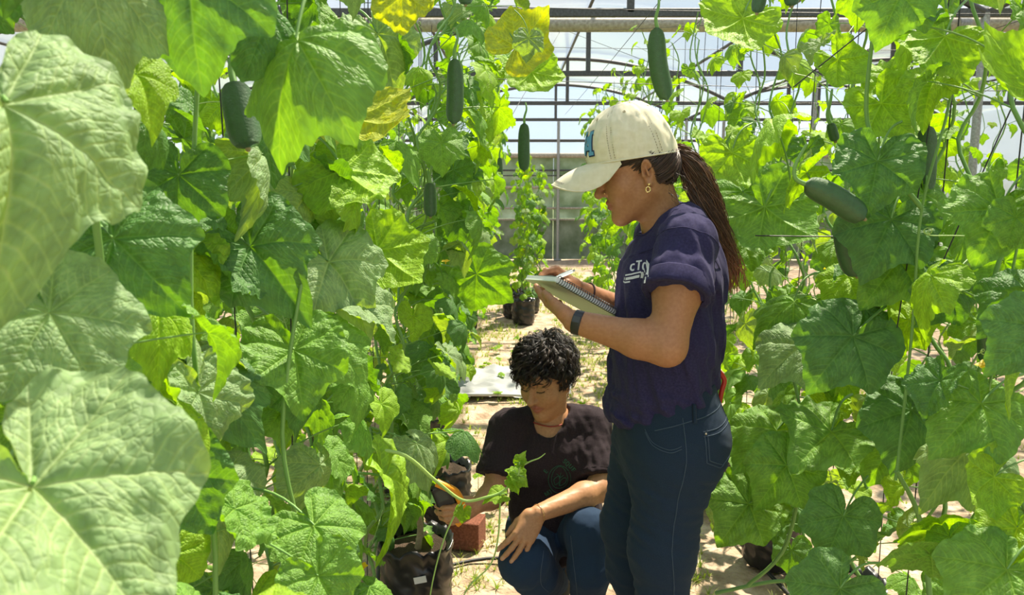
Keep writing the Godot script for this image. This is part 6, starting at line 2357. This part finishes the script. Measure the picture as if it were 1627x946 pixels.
	st.tube(on_field(jf, path([Vector3(0.176, 0.45, -2.0), Vector3(0.186, 0.36, -2.0), Vector3(0.20, 0.24, -2.0), Vector3(0.205, 0.14, -2.0)], 7), Vector3(0, 0, -1), 0.0006), PackedFloat32Array([0.0012]), 4)
	obj("stitching", st.mesh(), mat(lin(0.06, 0.085, 0.12), 0.9), jeans)
	# shoes
	for e in [[Vector3(0.240, 0.04, -2.335), Vector3(0.236, 0.036, -2.20)], [Vector3(0.150, 0.115, -2.47), Vector3(0.128, 0.045, -2.38)]]:
		var shf := Field.new()
		shf.k = 0.03
		shf.cone(e[0], e[1], 0.042, 0.038)
		shf.cone(e[0] + Vector3(0, 0.01, 0), e[0] + Vector3(0, 0.05, -0.01), 0.042, 0.045)
		shf.clips = [[Vector3(0, 0.004, 0), Vector3(0, -1, 0)]]
		var sm := Surf.new()
		shf.onto(sm, 0.006)
		var shoe := obj("shoe", sm.mesh(), grain(mat(lin(0.07, 0.06, 0.045), 0.85), null, tex.weave, 20.0, 0.1), who, -base)
		var lace := Surf.new()
		var fwd: Vector3 = ((e[1] as Vector3) - (e[0] as Vector3)).normalized()
		for i in 5:
			var c0: Vector3 = (e[0] as Vector3).lerp(e[1], 0.25 + 0.14 * i)
			var pts := PackedVector3Array()
			for k in 9:
				var o := c0 + Vector3(lerpf(-0.032, 0.032, k / 8.0), 0.12, 0.06) + fwd * (0.012 * (1 if i % 2 else -1) * (k / 8.0 - 0.5))
				pts.append(shf.cast(o, Vector3(0, -0.9, -0.43)) + Vector3(0, 0.001, 0.001))
			lace.tube(pts, PackedFloat32Array([0.0024]), 5)
		obj("lace", lace.mesh(), mat(lin(0.22, 0.19, 0.12), 0.9), shoe)
	# hair: inner volume and curls
	var hair_m := mat(Color.WHITE, 0.45)
	hair_m.vertex_color_use_as_albedo = true
	var hs := Surf.new()
	var hf := Field.new()
	hf.k = 0.02
	hf.tint = Color(0.012, 0.009, 0.008)
	hf.egg(head * Vector3(-0.010, 0.052, 0), Vector3(0.101, 0.089, 0.081), head.basis)
	hf.clips = [[head * Vector3(0.070, 0.055, 0), (head.basis * Vector3(0.8, -1.0, 0)).normalized()]]
	hf.onto(hs, 0.005)
	var rng := RandomNumberGenerator.new()
	rng.seed = 77
	# curls run over a guide shell around the scalp, away from a whorl at the back of the crown
	var guide := Field.new()
	guide.egg(head * Vector3(-0.010, 0.052, 0), Vector3(0.102, 0.090, 0.082), head.basis)
	for i in 860:
		var a := rng.randf() * TAU
		var hgt := rng.randf_range(-0.62, 1.0) if i > 140 else rng.randf_range(0.9 if i < 90 else 0.7, 1.0)
		var ring := sqrt(maxf(0.0, 1.0 - hgt * hgt))
		var dirl := Vector3(cos(a) * ring, hgt, sin(a) * ring)
		if dirl.x > 0.35 and hgt < (0.36 if absf(dirl.z) < 0.55 else 0.12):
			continue
		if dirl.x > 0.12 and hgt < -0.12:
			continue
		var p := head * (Vector3(-0.010, 0.052, 0) + dirl * Vector3(0.100, 0.088, 0.080))
		var rise := rng.randf_range(0.003, 0.023) * (1.0 if hgt > -0.2 else 0.5)
		var tone := rng.randf()
		var bits := 6
		var ph := rng.randf() * TAU
		var far := rng.randf_range(0.06, 0.11) * (0.7 if dirl.x > 0.2 else 1.0)
		var amp := rng.randf_range(0.006, 0.012)
		var tw := rng.randf_range(0.8, 1.6)
		var seg := 13
		var mids := PackedVector3Array()
		var sides := PackedVector3Array()
		var outs := PackedVector3Array()
		var drift := rng.randf_range(-0.9, 0.9) if i > 90 else rng.randf_range(-3.0, 3.0)
		for k in seg:
			var nn := guide.normal(p)
			var flow: Vector3 = head.basis * Vector3(dirl.x * 0.8 + 0.25, -0.75, dirl.z * 0.9)
			var tg := (flow - nn * flow.dot(nn)).normalized()
			var sd := nn.cross(tg)
			tg = (tg + sd * drift * (1.0 - float(k) / seg)).normalized()
			p += tg * far / seg
			p += nn * (rise * minf(1.0, k / 3.0) - guide.at(p)) * 0.6
			mids.append(p)
			sides.append(sd)
			outs.append(nn)
		for q in bits:
			hs.tint = Color(0.009, 0.007, 0.006).lerp(Color(0.14, 0.095, 0.07), tone * tone * rng.randf())
			var pts := PackedVector3Array()
			var off := Vector2(rng.randf_range(-0.0028, 0.0028), rng.randf_range(-0.0028, 0.0028))
			var lag := rng.randf_range(-0.3, 0.3)
			for k in seg:
				var t := float(k) / (seg - 1)
				var g := amp * minf(1.0, t * 3.0)
				pts.append(mids[k] + sides[k] * (off.x + cos(ph + lag + t * tw * TAU) * g) + outs[k] * (off.y + sin(ph + lag + t * tw * TAU) * g * 0.8))
			var rs := PackedFloat32Array()
			for k in seg:
				rs.append(0.00095 * (1.0 - 0.7 * pow(float(k) / (seg - 1), 2.0)))
			hs.tube(pts, rs, 4, false, 0.5)
	tag(obj("hair", hs.mesh(), hair_m, who, -base), "short dark brown curly hair")
	# necklace, ear hoop, ring, bracelet
	var nk := Surf.new()
	var np := PackedVector3Array()
	for i in 41:
		var a := TAU * i / 40.0
		var o := Vector3(0.124 + cos(a) * 0.062, 0.735 + 0.018 * -sin(a), -2.47 + sin(a) * 0.07)
		np.append(o)
	var necks := PackedVector3Array()
	for p in np:
		var c0 := Vector3(0.126, p.y, -2.476)
		var d := minf(f.at(p), fh.at(p))
		var q := p
		for i in 14:
			d = minf(f.at(q), fh.at(q))
			q += (c0 - q).normalized() * (d - 0.0025) * 0.8
		necks.append(q)
	nk.tube(necks, PackedFloat32Array([0.0022]), 6)
	var beads := obj("necklace", nk.mesh(), mat(lin(0.30, 0.04, 0.025), 0.5), who, -base)
	tag(beads, "thin red bead necklace")
	var gold := mat(lin(0.85, 0.62, 0.28), 0.25, 1.0)
	var bd := Surf.new()
	ball_on(bd, necks[5], 0.0045)
	ball_on(bd, necks[4], 0.0035)
	obj("gold_bead", bd.mesh(), gold, beads)
	var hp := Surf.new()
	var lobe := head * Vector3(0.004, -0.036, -0.078)
	var hl := PackedVector3Array()
	for i in 17:
		hl.append(lobe + Vector3(sin(TAU * i / 16.0) * 0.009, -0.010 + cos(TAU * i / 16.0) * 0.011, 0.004))
	hp.tube(hl, PackedFloat32Array([0.0008]), 5)
	obj("earring", hp.mesh(), mat(lin(0.8, 0.8, 0.82), 0.2, 1.0), who, -base)
	var bl := Surf.new()
	var ax := (wrl - ell).normalized()
	var b1 := ax.cross(Vector3.UP).normalized()
	var b2 := ax.cross(b1)
	var bp := PackedVector3Array()
	for i in 25:
		bp.append(wrl - ax * 0.004 + (b1 * cos(TAU * i / 24.0) + b2 * sin(TAU * i / 24.0)) * 0.0275)
	bl.tube(bp, PackedFloat32Array([0.0010]), 5)
	obj("bracelet", bl.mesh(), gold, who, -base)
	# hand-held meter: orange ring grip with a black body
	var at := wrr + Vector3(-0.066, 0.030, 0.05)
	var tool := thing("handheld_meter", "orange and black hand-held meter gripped by the crouching person", "meter", at)
	var orange := mat(lin(0.85, 0.30, 0.012), 0.4)
	var tb := Surf.new()
	tb.tube(path([Vector3(-0.045, 0.075, 0.02), Vector3(-0.018, 0.062, 0.02), Vector3(0.012, 0.040, 0.012), Vector3(0.028, 0.0, 0.004), Vector3(0.030, -0.040, 0.0), Vector3(0.012, -0.062, 0.0)], 6), PackedFloat32Array([0.016]), 10, true, 0.75)
	obj("grip", tb.mesh(), orange, tool)
	tb = Surf.new()
	tb.box(Vector3(-0.022, 0.012, -0.006), Vector3(0.030, 0.052, 0.015), Basis.from_euler(Vector3(0, 0.2, 0.35)), 0.006)
	var bm := obj("body", tb.mesh(), mat(lin(0.014, 0.014, 0.016), 0.45), tool)
	tb = Surf.new()
	tb.box(Vector3(-0.030, 0.030, 0.0095), Vector3(0.016, 0.018, 0.0015), Basis.from_euler(Vector3(0, 0.2, 0.35)), 0.0006)
	obj("display", tb.mesh(), mat(lin(0.05, 0.06, 0.055), 0.15), bm)
